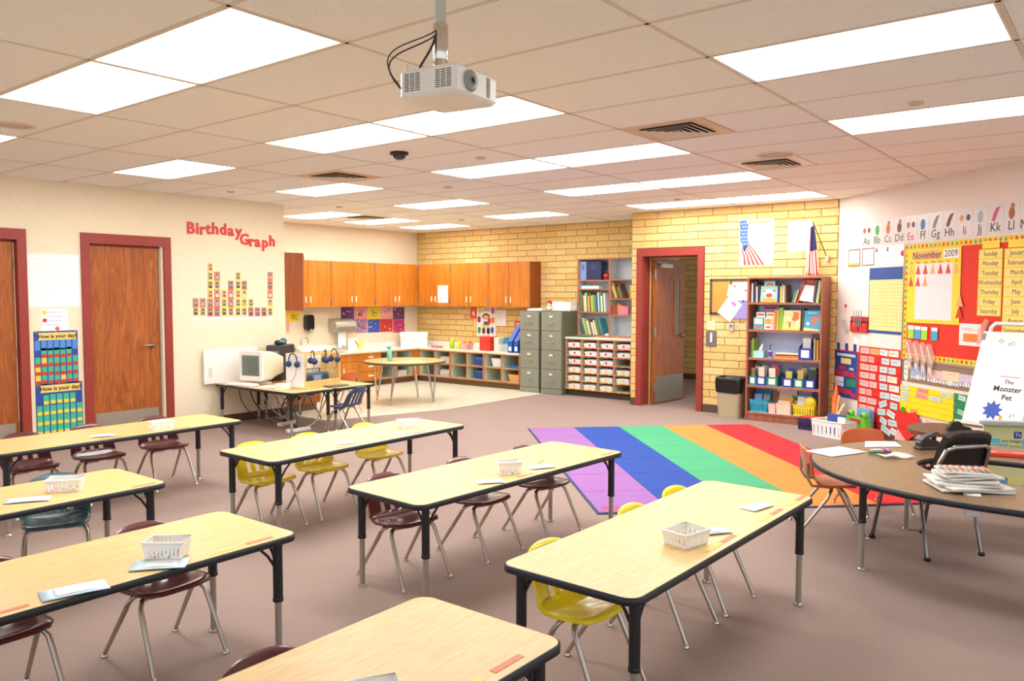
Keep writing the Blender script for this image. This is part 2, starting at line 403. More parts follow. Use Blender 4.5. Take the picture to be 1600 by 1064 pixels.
# open door leaf, swung back into the corridor
d3 = struct('door_3', G().box(.0, -.022, .01, .86, .022, 2.1, 0, .003), OAK, (10.33, 5.505, 0), math.radians(-3))
obj('kick_plate', G().box(.03, -.026, .03, .83, -.022, .40), M('8F8574', .4, .6), d3)
gl = obj('vision_panel', G().box(.56, -.026, 1.0, .70, .026, 1.78), M('9C8A5A', .1, 0, alpha=.55), d3)
obj('panel_frame', G().box(.535, -.03, .975, .56, .03, 1.805).box(.70, -.03, .975, .725, .03, 1.805).box(.56, -.03, 1.78, .70, .03, 1.805).box(.56, -.03, .975, .70, .03, 1.0), OAK, gl)
lever(d3, .80, .98, -.022, -1)
obj('closer', G().box(.12, -.075, 1.97, .42, -.022, 2.04, 0, .008), M('B9AE96', .4, .5), d3)
obj('closer_arm', G().box(.02, -.06, 2.045, .3, -.045, 2.055), STEEL, d3)
for hz in (.25, 1.05, 1.88): obj('hinge', G().box(-.012, -.03, hz-.07, .03, -.022, hz+.07).tube([(-.008, -.03, hz-.07), (-.008, -.03, hz+.07)], .01, 8), STEEL, d3)

# ================================================================== CEILING FITTINGS
LENS = M('FFFFFF', .6, 0, emit=LIGHT_STRENGTH)
LIGHT_LABELS = dict(zip(LIGHTS, ['lit ceiling panel of the big double light ahead of the projector', 'lit ceiling panel of the big double light next to the round speaker', 'lit ceiling panel partly hidden by the hanging projector', 'lit ceiling panel sharing an edge with the projector light', 'lit ceiling panel next to the beige surrounded vent', 'lit ceiling panel between small sprinkler cap and dull stain', 'lit ceiling panel next to the white framed vent', 'lit ceiling panel joined to the one by the white framed vent', 'lit ceiling panel closest to the brick door wall and pale wall', 'lit ceiling panel over the open brick wall doorway', 'lit ceiling panel past the round speaker by the door wall', 'lit single ceiling panel over the middle of the left wall', 'lit single ceiling panel touching the peach surrounded vent', 'lit single ceiling panel in front of the kitchenette', 'lit single ceiling panel over the filing cabinets', 'lit wide ceiling panel nearest the pale wall alphabet', 'lit wide ceiling panel between a sprinkler cap and the pale wall', 'lit ceiling panel beside the end of the left wall in the kitchenette', 'lit ceiling panel over the kitchenette round table', 'lit ceiling panel over the kitchenette brick corner']))
proto = None
for (i, j) in LIGHTS:
    loc = (GX+TU*i, GY+TV*j, CEIL)
    if proto is None:
        proto = thing('ceiling_light', LIGHT_LABELS[i, j], 'ceiling light', loc, 0, 'fluorescent panels in the ceiling grid')
        obj('diffuser', G().box(.022, .022, .002, TU-.022, TV-.022, .008), LENS, proto)
        obj('frame', G().box(.009, .009, -.001, .022, TV-.009, .011).box(TU-.022, .009, -.001, TU-.009, TV-.009, .011).box(.022, .009, -.001, TU-.022, .022, .011).box(.022, TV-.022, -.001, TU-.022, TV-.009, .011), M('E9DFD0', .5), proto)
    else: dup(proto, loc, 0, LIGHT_LABELS[i, j])
VL = ['square air vent with beige surround beside a small round sprinkler cap', 'square air vent with white glossy surround below the round ceiling speaker', 'square air vent with peach surround near the dark camera dome', 'square air vent in the ceiling above the kitchenette']
VC = ['D8BFA0', 'F0E4D2', 'E0B58E', 'CDB99A']
for k, (i, j) in enumerate(VENTS):
    t = thing('air_vent', VL[k], 'vent', (GX+TU*(i+.5), GY+TV*(j+.25), CEIL), 0)
    obj('plate', G().box(-.300, -.303, .001, .300, .303, .006), M(VC[k], .45), t)
    obj('throat', G().box(-.2, -.2, -.001, .2, .2, .001), M('3A332C', .8), t)
    for q, r in enumerate((.20, .155, .11, .065)):
        g = G()
        for a in range(4):
            T = Matrix.Rotation(a*PI/2, 4, 'Z'); z0 = -.014
            g.add([(-r, -r, z0), (r, -r, z0), (r-.030, -r+.030, z0+.009), (-r+.030, -r+.030, z0+.009), (-r, -r, z0+.002), (r, -r, z0+.002), (r-.030, -r+.030, z0+.011), (-r+.030, -r+.030, z0+.011)],
                  [(3, 2, 1, 0), (4, 5, 6, 7), (0, 1, 5, 4), (2, 3, 7, 6), (1, 2, 6, 5), (3, 0, 4, 7)], 0, False, T)
        obj('louvre', g, M('DACDBA', .5), t)
    obj('centre_cone', G().prism([(-.02, -.02), (.02, -.02), (.02, .02), (-.02, .02)], -.012, -.004, 0, 'xy'), M('C9BCA8', .4), t)
def cgrid(i, j, z=CEIL): return (GX+TU*i, GY+TV*j, z)
t = thing('security_dome', 'small glossy black dome camera on the ceiling', 'camera', cgrid(4.53, 1.55))
obj('base_ring', G().lathe([(0, 0), (.075, 0), (.075, -.02), (.06, -.025), (0, -.025)][::-1], 20), M('1A1718', .4), t)
obj('dome', G().lathe([(0, -.065), (.03, -.06), (.05, -.045), (.06, -.022)], 20), M('0C0B0C', .08, 0, coat=1), t)
SP = [((7.74, -.42), .16, 'round flush ceiling speaker beside a white framed air vent'), ((.65, 2.63), .13, 'round white ceiling speaker near the tall left wall')]
for p, r, l in SP:
    t = thing('ceiling_speaker', l, 'speaker', cgrid(*p))
    obj('rim', G().lathe([(r-.02, -.004), (r-.01, -.012), (r, -.006), (r, 0)], 28, 0, None, (0, 0, 0), False), M('E6D6C6', .5), t)
    obj('grille', G().lathe([(0, -.008), (r-.02, -.004), (r-.02, 0)], 28), M('D2BFAA', .8), t)
SPR = [((5.5, 1.25), 'sprinkler cap behind the projector light row'), ((5.68, -1.49), 'sprinkler cap between the two long lights by the pale wall'), ((7.49, 2.47), 'sprinkler cap in the middle of the ceiling with a dull stain'), ((11.61, 1.27), 'sprinkler cap between the two furthest double lights'), ((8.45, 4.52), 'sprinkler cap by the corner of the cream wall'), ((12.33, 4.46), 'sprinkler cap near the brick wall of the kitchenette'), ((5.5, 4.29), 'sprinkler cap above the red birthday lettering')]
for p, l in SPR: solid('sprinkler_cap', G().lathe([(0, -.016), (.03, -.016), (.045, -.008), (.045, 0)], 16), M('CDB79C', .5), 'small round beige ' + l, 'sprinkler', cgrid(*p))
# ---- projector
PP = onz(700, 138, 2.31)
t = thing('projector', 'white ceiling projector with grey lens hanging from a metal pole', 'projector', (PP.x, PP.y, 2.255), math.radians(9))
W2, D2_, H = .132, .118, .095
poly = [(-W2, -D2_+.012), (-W2+.012, -D2_), (W2-.06, -D2_-.012), (W2-.012, -D2_-.004), (W2, -D2_+.012), (W2, D2_-.02), (W2-.02, D2_), (-W2+.02, D2_), (-W2, D2_-.02)]
body = G(); n = len(poly)
ring = lambda k, z: [(x*k, y*k, z) for x, y in poly]
vs = ring(.93, .004)+ring(1, .014)+ring(1, .09)+ring(.95, .098)
body.add(vs, [tuple(reversed(range(n)))]+[(r*n+i, r*n+(i+1) % n, (r+1)*n+(i+1) % n, (r+1)*n+i) for r in range(3) for i in range(n)]+[tuple(range(3*n, 4*n))])
pb = obj('body', body, M('EDE9E0', .35), t)
gv = G()
for r in range(9):
    for c in range(3):
        for y0 in (-.09, .035): gv.box(-W2-.001, y0+c*.022-.01, .024+r*.0068, -W2+.002, y0+c*.022+.008, .027+r*.0068)
tag(obj('side_vents', gv, M('5B534C', .7), pb), kind='stuff')
gv = G()
for r in range(11): gv.box(.045, -D2_-.0125, .02+r*.0062, .066, -D2_-.005, .023+r*.0062)
tag(obj('front_vents', gv, M('5B534C', .7), pb), kind='stuff')
obj('sensor', G().box(.086, -D2_-.010, .022, .100, -D2_+.004, .032), M('221A1A', .2), pb)
LT = Matrix.Translation((-.052, -D2_-.004, .053)) @ Matrix.Rotation(PI/2, 4, 'X')
ln = obj('lens_ring', G().lathe([(.036, -.02), (.036, .006), (.032, .012), (.021, .006), (.018, .014), (.015, .010)], 28, 0, LT, (0, 0, 0), False), M('9A9A96', .35), t)
obj('lens_glass', G().lathe([(0, .010), (.008, .009), (.0155, .005), (.0155, 0)], 20, 0, LT), M('14120F', .05, 0, coat=1), ln)
obj('lens_barrel', G().lathe([(.0095, .011), (.0105, .013), (.0155, .008)], 20, 0, LT, (0, 0, 0), False), M('6B675F', .3), ln)
ZP = CEIL-2.25
po = obj('pole', G().tube([(0, .03, .25), (0, .03, ZP)], .02, 14), M('BFC1B6', .45, .3), t)
obj('collar', G().lathe([(.0, .115), (.024, .115), (.026, .12), (.026, .15), (.024, .152), (.026, .156), (.026, .275), (.023, .278), (0, .278)], 20, 0, None, (0, .03, 0)), M('D9D4CA', .12, 1), po)
obj('ceiling_flange', G().lathe([(0, ZP-.01), (.06, ZP-.01), (.06, ZP), (0, ZP)], 20, 0, None, (0, .03, 0)), M('D8D0C0', .5), po)
mt = obj('mount_plate', G().box(-.05, -.02, .099, .05, .08, .108).tube([(0, .03, .10), (0, .03, .12)], .012, 10), M('CFC9BE', .3, .6), t)
for sx, sy in ((-1, -1), (1, -1), (1, 1), (-1, 1)): obj('mount_arm', G().box(0, -.006, .1, .13, .006, .106, 0, 0, Matrix.Translation((0, .03, 0)) @ Matrix.Rotation(math.atan2(sy*.8, sx), 4, 'Z')).tube([(.12*sx*.78, .03+.12*sy*.62, .098), (.12*sx*.78, .03+.12*sy*.62, .125)], .004, 6), M('DDD8CE', .3, .4), mt)
def arc(p, n=12):
    p = [Vector(q) for q in p]; return [p[0]*(1-t)**3+p[1]*3*t*(1-t)**2+p[2]*3*t*t*(1-t)+p[3]*t**3 for t in [k/n for k in range(n+1)]]
for pts, r in (([(-.024, .03, .24), (-.03, .05, .17), (-.09, .05, .13), (-.09, .06, .098)], .0045), ([(-.024, .03, .235), (-.10, .08, .16), (-.24, .16, .14), (-.136, .10, .035)], .003), ([(-.024, .03, .25), (-.08, .08, .19), (-.26, .16, .16), (-.136, .105, .045)], .0025)): obj('cable', G().tube(arc(pts), r, 6), M('3A3028', .5), t)
# ================================================================== STUDENT TABLES
def tube_leg(par, x, y, top, mid, sx, sy, brace=True, r=.021, chrome=None):
    """black upper sleeve, metal insert, glide; small black rod braces to the underside"""
    l = obj('leg', G().tube([(x, y, mid), (x, y, top)], r, 12).lathe([(0, mid-.002), (r+.002, mid-.002), (r+.002, mid+.012), (r, mid+.014)], 12, 0, None, (x, y, 0)), M('1B1B20', .45), par)
    obj('leg_insert', G().tube([(x, y, .012), (x, y, mid+.02)], r*.72, 10), chrome or M('A79F96', .4, .55), l)
    obj('glide', G().lathe([(0, 0), (.024, 0), (.024, .006), (.012, .016), (.010, .022), (0, .022)], 12, 0, None, (x, y, 0)), CHROME, l)
    if brace:
        g = G().tube([(x, y, top-.13), (x+sx*.05, y, top-.05), (x+sx*.10, y, top)], .006, 6).tube([(x, y, top-.13), (x, y+sy*.04, top-.05), (x, y+sy*.08, top)], .006, 6)
        obj('brace', g, M('141417', .5), l)
    return l
def make_table(label, L, W, H, loc, rot, tapes=(), group=None, mid=.27):
    t = thing('school_table', label, 'table', loc, rot, group)
    top = obj('tabletop', G().prism(rrect(-L/2+.006, -W/2+.006, L/2-.006, W/2-.006, .055, 5), H-.026, H, 0, 'xy'), MAPLE, t)
    out, inn = rrect(-L/2, -W/2, L/2, W/2, .06, 5), rrect(-L/2+.007, -W/2+.007, L/2-.007, W/2-.007, .054, 5); n = len(out)
    g = G(); vs = [(x, y, H-.030) for x, y in inn]+[(x, y, H-.027) for x, y in out]+[(x, y, H-.003) for x, y in out]+[(x, y, H+.0006) for x, y in inn]
    g.add(vs, [(r*n+i, r*n+(i+1) % n, (r+1)*n+(i+1) % n, (r+1)*n+i) for r in range(3) for i in range(n)], 0, True)
    obj('edge_band', g, BLACKEDGE, top)
    for sx in (-1, 1):
        for sy in (-1, 1): tube_leg(t, sx*(L/2-.085), sy*(W/2-.05), H-.028, mid, -sx, -sy)
    for (x, y, w, c) in tapes: obj('tape_strip', G().box(x-w/2, y-.012, H+.0004, x+w/2, y+.012, H+.0014), M(c, .5), t)
    return t
TH = .556
R_, Y_ = 'E87A5C', 'F3D86A'
def tp(xs): return [(x, -.255, .13, c) for x, c in xs]
TABLES = {
 'T1': ('maple school table in front of the two wooden doors', (2.875, 6.07, 0), 0, [(-.15, R_), (.40, R_)]),
 'T2': ('maple school table with yellow chairs nearest the computer tables', (3.85, 4.49, 0), 0, [(.45, R_), (-.3, R_)]),
 'T3': ('maple school table with dark red chairs beside the rainbow rug', (3.70, 3.0, 0), math.radians(-3), [(-.05, R_), (.78, R_)]),
 'T4': ('maple school table with yellow chairs at the foot of the rug', (3.275, 1.60, 0), math.radians(-1), [(-.05, R_), (-.19, Y_), (.50, R_), (.36, Y_), (.83, R_), (.7, Y_)]),
 'T5': ('maple school table with a teal chair under it', (1.36, 4.49, 0), 0, [(-.42, R_), (.8, R_)]),
 'T6': ('maple school table with crayon basket on a blue name card', (1.225, 3.15, 0), 0, [(-.22, R_), (-.36, Y_), (.74, R_), (.57, Y_)]),
 'T7': ('maple school table with pink and yellow tape at its corner', (1.05, 1.625, 0), 0, [(.68, R_), (.5, Y_)]),
}
for k, (l, loc, rot, ts) in TABLES.items(): make_table(l, 1.829, .61, TH, loc, rot, tp(ts))
# ================================================================== CHAIRS
def chair_parts(seat_h, back_h, w, d, shell, frame, name, label, loc, rot, group=None, slots=True, splay=.03):
    t = thing(name, label, 'chair', loc, rot, group)
    hs = w/2; yf, yb = -d*.55, d*.36
    def seat(u, v):      # v: 0 front edge .. 1 rear
        e = abs(u-.5)*2; x = (u-.5)*w*(1-.05*(1-v)-.16*(max(0, .3-v)/.3)**3)
        y = yf+v*(yb-yf)+.022*e**4*(1-v); z = seat_h-.016*math.sin(PI*v)*(1-e*e)-.012*v-.006*(max(0, e-.8)/.2)**2
        if v < .2: z -= .014*((.2-v)/.2)**2
        if v > .75: z += .035*((v-.75)/.25)**2
        return (x, y, z)
    def back(u, v):      # v: 0 bottom .. 1 top
        e = abs(u-.5)*2; wtop = 1-.10*v-.20*(max(0, v-.7)/.3)**2
        x = (u-.5)*w*wtop; z0 = seat_h+.006; z = z0+(back_h-z0)*v-.022*e**3*v*v
        y = yb+.012*math.sin(PI*min(1, v*2)/2)+.03*v+.075*v*v-.026*e*e*(.5+.5*v)
        return (x, y, z)
    if not slots:
        def back(u, v):      # separate, more upright back panel
            e = abs(u-.5)*2; z0 = seat_h+.045; z = z0+(back_h-z0)*v-.02*e**3*v*v
            return ((u-.5)*w*(.96-.12*(max(0, v-.6)/.4)**2), yb+.045+.03*v-.03*e*e, z)
        for sx in (-1, 1): obj('back_tube', G().tube([(sx*hs*.62, yb-.10, seat_h-.03), (sx*hs*.72, yb+.02, seat_h-.02), (sx*hs*.74, yb+.05, seat_h+.03), (sx*hs*.74, yb+.052, seat_h+.13)], .0095, 8), frame, t)
    NU, NV = 20, 12
    holes = (lambda i, j: not (1 <= j <= 7 and i in (5, 6, 9, 10, 13, 14))) if slots else None
    obj('seat', G().sheet(seat, 14, 10, .013), shell, t)
    obj('backrest', G().sheet(lambda u, v: back(1-u, v), NU, NV, .010, 0, holes), shell, t)
    fx, fy = hs*.98, d/2+splay+.035; zs = seat_h-.036; ym = (yf+yb)/2
    for sx in (-1, 1):
        for sy in (-1, 1):
            yy = ym+sy*.030
            l = obj('leg', G().tube([(sx*hs*.2, yy, zs), (sx*hs*.62, yy, zs), (sx*hs*.78, yy+sy*.006, zs-.006), (sx*hs*.87, yy+sy*.02, zs-.03), (sx*hs*.89, yy+sy*.035, zs-.06), (sx*fx, sy*fy, .012)], [.0115]*5+[.0095], 9), frame, t)
            obj('glide', G().lathe([(0, 0), (.016, 0), (.016, .005), (.010, .013), (.008, .018), (0, .018)], 10, 0, None, (sx*fx, sy*fy, 0)), CHROME, l)
    obj('seat_frame', G().tube([(-hs*.45, ym-.035, zs+.008), (-hs*.45, ym+.035, zs+.008), (hs*.45, ym+.035, zs+.008), (hs*.45, ym-.035, zs+.008), (-hs*.45, ym-.035, zs+.008)], .008, 8), frame, t)
    return t
MARC = M('5C2226', .28, 0, coat=.3); YELC = M('F6E128', .3, 0, coat=.3); TEALC = M('2F5868', .3, 0, coat=.3); NAVYC = M('1E3160', .3, 0, coat=.3); ORC = M('C8622C', .35, 0, coat=.2)
FRM = M('B7AFA6', .25, .95)
CH0 = {}
def chair(kind, label, x, y, rot=0, group=None):
    m = {'maroon': MARC, 'yellow': YELC, 'teal': TEALC, 'navy': NAVYC}[kind]
    if kind in CH0: return dup(CH0[kind], (x, y, 0), rot, label, group)
    CH0[kind] = chair_parts(.342, .556, .345, .27, m, FRM, 'school_chair', label, (x, y, 0), rot, group)
    return CH0[kind]
rnd = lambda a: math.radians(random.uniform(-a, a))
for u, l in ((2.40, 'dark maroon plastic chair at the table end away from computers, doors behind'), (2.89, 'dark maroon plastic chair in the middle of the table by the doors'), (3.42, 'dark maroon plastic chair under the white basket of the door-side table')): chair('maroon', l, u, 6.36, rnd(3))
for u, v, l in ((3.25, 4.68, 'yellow plastic chair at the far corner from the rug, computer-side table'), (3.72, 4.68, 'yellow plastic chair in the middle of the computer-side table'), (4.30, 4.70, 'yellow plastic chair behind the white basket of the computer-side table')): chair('yellow', l, u, v, rnd(3))
for u, v, l in ((3.14, 3.23, 'dark red plastic chair at the table end furthest from the rainbow rug'), (3.76, 3.19, 'dark red plastic chair in the middle of the table beside the rug'), (4.33, 3.13, 'dark red plastic chair at the table end touching the purple rug stripe')): chair('maroon', l, u, v, math.radians(-3)+rnd(3))
for u, v, l in ((2.70, 1.75, 'yellow plastic chair with clear view of its slotted back under the table end'), (3.44, 1.76, 'yellow plastic chair behind the crayon basket with green crayon'), (3.90, 1.76, 'yellow plastic chair at the table corner beside the orange chair')): chair('yellow', l, u, v, rnd(3))
chair('teal', 'dark teal plastic chair turned askew under a maple table', 1.90, 4.72, math.radians(-24))
chair('maroon', 'dark maroon plastic chair beneath the basket set on a blue card', 1.78, 3.34, math.radians(2))
chair('maroon', 'dark maroon plastic chair beside the large blue name card', 1.13, 3.36, 0)
chair('maroon', 'dark red chair back peeking over the table with pink tape', 1.33, 1.78, 0)
chair('navy', 'navy blue plastic chair pulled out from the computer tables', 5.95, 7.05, math.radians(-166))
OR0 = chair_parts(.345, .575, .37, .30, ORC, FRM, 'school_chair', 'orange plastic chair with a plain back drawn up to the brown table', (5.56, 1.62, 0), math.radians(27), None, False)
dup(OR0, (6.25, 1.50, .0135), math.radians(-42), 'orange plastic chair across the brown table beside its white papers')
dup(OR0, (6.95, 8.33, 0), math.radians(-168), 'orange red plastic chair behind the navy chair at the computer tables')
t = chair_parts(.33, .44, .36, .30, M('D9AE6E', .4), M('6F7F8C', .3, .8), 'school_chair', 'tan wooden chair with blue grey legs under the computer tables', (6.31, 8.38, 0), math.radians(180), None, False)
# ================================================================== TABLE THINGS
def basket_geo(w, d, h, th=.004, nx=27, ny=15, nz=7, taper=.86, slot=True):
    g = G()
    def side(p0, p1, n):
        def f(u, v):
            k = taper+(1-taper)*v; a = [p0[0]+(p1[0]-p0[0])*u, p0[1]+(p1[1]-p0[1])*u]; return (a[0]*k, a[1]*k, h*v)
        g.sheet(f, n, nz, th, 0, (lambda i, j: not (i % 3 == 1 and 0 < i < n-1 and 1 <= j <= nz-3)) if slot else None, None, False)
    a, b = w/2, d/2
    side((-a, -b), (a, -b), nx); side((a, -b), (a, b), ny); side((a, b), (-a, b), nx); side((-a, b), (-a, -b), ny)
    return g
CRC = [('red', 'D8402C'), ('orange', 'EE8A2C'), ('green', '3E9A4A'), ('blue', '3E6BC0'), ('yellow', 'F0D23A'), ('brown', '7A4A2C'), ('purple', '7A4E9C')]
def basket(x, y, z, w, d, h, rot, label, where, n=6, wall=None):
    w, d, h = w*.84, d*.86, h*.92
    b = thing('crayon_basket', label, 'basket', (x, y, z), rot)
    obj('basket_walls', basket_geo(w, d, h), wall or M('F3F1EE', .4), b)
    obj('basket_floor', G().box(-w/2*.86, -d/2*.86, 0, w/2*.86, d/2*.86, .003), wall or M('F3F1EE', .4), b)
    obj('rim', G().tube([(-w/2, -d/2, h), (w/2, -d/2, h), (w/2, d/2, h), (-w/2, d/2, h), (-w/2, -d/2, h)], .005, 6), wall or M('F3F1EE', .4), b)
    T = Matrix.Translation((x, y, z)) @ Matrix.Rotation(rot, 4, 'Z')
    for k in range(n):
        cn, cc = CRC[k % 7]; lx = (k-(n-1)/2)*w*.72/n
        p = T @ Vector((lx, -d*.10+random.uniform(-.004, .004), .0125)); g = G().tube([(0, -.035, 0), (0, .03, 0), (0, .032, 0), (0, .043, 0)], [.0045, .0045, .0035, .0012], 7)
        c = solid('crayon', g, M(cc, .5), '%s wax crayon leaning in the basket %s' % (cn, where), 'crayon', p, (math.radians(6), 0, rot+random.uniform(-.2, .2)), 'crayons in the white baskets')
    return b
ZT = TH+.001
basket(3.15, 5.90, ZT, .20, .125, .065, math.radians(-8), 'white slotted basket with blue crayons on the table by the doors', 'on the table by the doors')
basket(4.40, 4.46, ZT, .215, .14, .062, math.radians(-30), 'white slotted basket standing on the table nearest the computers', 'on the table nearest the computers')
basket(3.62, 2.86, ZT, .16, .12, .075, math.radians(-38), 'small clear-white basket of red crayons on the table by the rug', 'on the table by the rug', 6)
basket(3.05, 1.46, ZT, .19, .15, .065, math.radians(-12), 'white slotted basket with green crayon on the table below the rug', 'on the table below the rug')
basket(1.84, 4.44, ZT, .20, .125, .07, math.radians(-38), 'white slotted basket of red crayons on the teal chair table', 'on the teal chair table')
basket(1.61, 2.99, ZT+.007, .18, .12, .07, math.radians(-52), 'white slotted basket of mixed crayons resting on a blue card', 'resting on the blue card', 8)
basket(1.29, 1.47, ZT, .22, .16, .065, math.radians(-30), 'white basket whose rim shows on the pink taped table', 'on the pink taped table')
def sheetpaper(name, label, cat, x, y, z, w, d, rot, base, inner=None, lift=.0, txt=True):
    def f(u, v): return ((u-.5)*w, (v-.5)*d, .0015+lift*(math.sin(PI*u)*.5+abs(v-.5)))
    o = tag(obj(name, G().sheet(f, 6, 6, .0012), M(base, .5), None, (x, y, z), rot), label, cat)
    if inner: obj('paper_slip', G().sheet(lambda u, v: ((u-.5)*w*.62, (v-.5)*d*.62, .0032+lift*(math.sin(PI*u)*.5+abs(v-.5))), 6, 6, .0008), M(inner, .6), o)
    return o
NC = [(1.22, 2.90, .21, .11, -14, 'C6E0F4', 'F2F3F8', 'large pale blue name card at the edge of the basket table'), (1.545, 2.925, .2, .12, -40, 'C6E2F2', 'EEF2F6', 'pale blue name card lying beneath a white crayon basket'),
      (3.27, 1.44, .15, .09, -35, 'C4DEF4', 'E9EDF6', 'pale blue name card poking out beside the green crayon basket'), (3.79, 1.44, .17, .09, -12, 'CDE6F6', 'F4F1EA', 'pale blue name card near the table corner by the orange chair'),
      (3.38, 2.80, .15, .09, -40, 'D8E6EE', 'F8F8F6', 'crumpled white name card in front of the red crayon basket'), (3.86, 2.80, .17, .09, -30, 'EDEFF0', 'F8F6F2', 'white name card with a loose pencil at the rug-side table'),
      (4.20, 4.31, .16, .09, -20, 'F2F2F2', None, 'white paper slip in front of the computer-side basket'), (3.63, 4.33, .16, .08, -20, 'F2F4F6', None, 'white paper slip near the middle yellow chair'),
      (2.72, 5.93, .17, .1, -20, 'EAF0F4', 'F8F8F8', 'curled white name card on the table by the doors'), (1.63, 4.37, .2, .1, -30, 'CFE0F0', 'F4F4F8', 'pale blue name card beside the teal chair basket')]
for k, (x, y, w, d, r, b, i, l) in enumerate(NC):
    sheetpaper('name_card', l, 'name card', x, y, ZT, w, d, math.radians(r), b, i, .005 if i else .002)
solid('pencil', G().tube([(-.045, 0, 0), (.045, 0, 0), (.055, 0, 0)], [.0035, .0035, .0008], 6), M('C8902C', .5), 'short yellow pencil lying on the card of the rug-side table', 'pencil', (3.90, 2.83, ZT+.022), math.radians(20))
# ================================================================== KITCHENETTE CABINETS
PULL = M('E9E0CF', .35)
INNER = M('C4C8B4', .6); EDGE = M('B9693A', .5); COUNTER = M('EFEBDF', .3)
def pull(par, x, z, vert=True, L=.075, y=0):
    if vert: return obj('handle', G().box(x-.012, y-.018, z-L, x+.012, y, z+L, 0, .008), PULL, par)
    return obj('handle', G().box(x-L, y-.018, z-.012, x+L, y, z+.012, 0, .008), PULL, par)
def cabinet(name, label, P, s0, s1, z0, z1, depth, doors=2, low=True, rail=0, group=None, drawers=0):
    t = thing(name, label, 'cabinet', P.pt(s0, z0), P.a, group); w, h = s1-s0, z1-z0
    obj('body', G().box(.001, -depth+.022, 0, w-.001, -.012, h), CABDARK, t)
    if rail: obj('false_front', G().box(.003, -depth, h-rail+.003, w-.003, -depth+.02, h-.002, 0, .002), CABWOOD, t); h -= rail
    for k in range(doors):
        a, b = w*k/doors+.003, w*(k+1)/doors-.003
        d = obj('door', G().box(a, -depth, .003, b, -depth+.02, h-.003, 0, .002), CABWOOD, t)
        left = k % 2 == 0; hx = (b-.045) if left else (a+.045)
        pull(d, hx, .13 if low else h-.16, True, .055, -depth)
        ox = a if left else b
        for hz in (.09, h-.09): obj('hinge', G().box(a if left else b-.016, -depth-.008, hz-.045, a+.016 if left else b, -depth, hz+.045, 0, .002), STEEL, d)
    for k in range(drawers):
        dh = h/drawers; d = obj('drawer', G().box(.003, -depth, dh*k+.003, w-.003, -depth+.02, dh*(k+1)-.003, 0, .002), CABWOOD, t)
        pull(d, w/2, dh*(k+.55), False, .06, -depth)
    return t
WW = Plane((6.45, 8.88), PI/2)
GU = 'wall cabinets over the kitchenette'
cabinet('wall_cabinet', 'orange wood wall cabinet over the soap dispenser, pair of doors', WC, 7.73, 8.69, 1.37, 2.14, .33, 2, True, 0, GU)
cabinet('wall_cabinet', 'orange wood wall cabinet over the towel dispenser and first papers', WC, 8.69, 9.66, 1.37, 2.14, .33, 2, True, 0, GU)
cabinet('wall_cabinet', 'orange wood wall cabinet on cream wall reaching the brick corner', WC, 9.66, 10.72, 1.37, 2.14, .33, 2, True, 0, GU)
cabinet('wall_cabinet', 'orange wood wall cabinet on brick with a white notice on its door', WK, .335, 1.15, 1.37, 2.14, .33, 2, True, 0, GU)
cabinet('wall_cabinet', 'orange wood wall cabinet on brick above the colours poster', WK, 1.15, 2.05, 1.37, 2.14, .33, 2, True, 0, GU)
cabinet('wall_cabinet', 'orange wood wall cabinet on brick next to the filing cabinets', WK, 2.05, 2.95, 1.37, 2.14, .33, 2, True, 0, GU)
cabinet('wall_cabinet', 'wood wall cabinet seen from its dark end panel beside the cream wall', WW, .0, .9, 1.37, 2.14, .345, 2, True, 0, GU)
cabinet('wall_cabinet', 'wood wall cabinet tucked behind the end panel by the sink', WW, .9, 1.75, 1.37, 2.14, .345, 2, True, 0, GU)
o, w, h = wallcard('notice', WK.off(.332), (684, 446, 700, 473), PAPER, 'white notice taped to an orange wood cabinet door', 'notice'); lines(o, w, h*.15, h*.9, 4, GREYINK, None, .7, .002)
GB = 'low cabinets of the kitchenette'
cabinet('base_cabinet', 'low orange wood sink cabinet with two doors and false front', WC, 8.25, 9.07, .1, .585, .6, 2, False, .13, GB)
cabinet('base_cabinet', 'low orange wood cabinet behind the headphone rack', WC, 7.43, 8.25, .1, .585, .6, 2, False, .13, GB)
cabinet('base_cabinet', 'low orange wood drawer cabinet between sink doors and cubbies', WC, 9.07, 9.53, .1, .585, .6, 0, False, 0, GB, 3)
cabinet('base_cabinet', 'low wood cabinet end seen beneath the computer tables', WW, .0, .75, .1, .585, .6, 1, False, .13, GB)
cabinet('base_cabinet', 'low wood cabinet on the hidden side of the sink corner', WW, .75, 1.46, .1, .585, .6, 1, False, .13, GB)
def cubby(name, label, P, s0, s1, z0, z1, depth, nc, nr, group=None, edge=EDGE, inner=INNER, rows=None, cat='cubby shelf'):
    t = thing(name, label, cat, P.pt(s0, z0), P.a, group); w, h = s1-s0, z1-z0; T = .02
    obj('back_panel', G().box(0, -.02, 0, w, -.012, h), inner, t)
    for k in range(nc+1):
        x = min(max((w-T)*k/nc, 0), w-T); obj('divider', G().box(x, -depth+.006, 0, x+T, -.02, h).box(x-.001, -depth, 0, x+T+.001, -depth+.006, h, 1), [inner, edge], t)
    for k in range(nr+1):
        z = (h-T)*k/nr if rows is None else rows[k]
        obj('shelf', G().box(T*.5, -depth+.006, z, w-T*.5, -.02, z+T).box(T*.5, -depth+.0005, z, w-T*.5, -depth+.006, z+T, 1), [inner, edge], t)
    return t
GC = 'open cubby units under the counter'
cubby('cubby_unit', 'open cubby unit between drawers and brick corner post', WC, 9.53, 10.32, .1, .585, .6, 2, 2, GC)
LB = ['open cubby unit holding stacks of paper beside the brown corner post', 'open cubby unit holding two blue baskets', 'open cubby unit with white bin and orange bin beside filing cabinet']
for k in range(3): cubby('cubby_unit', LB[k], WK, .62+.775*k, .62+.775*(k+1), .1, .585, .6, 2, 2, GC)
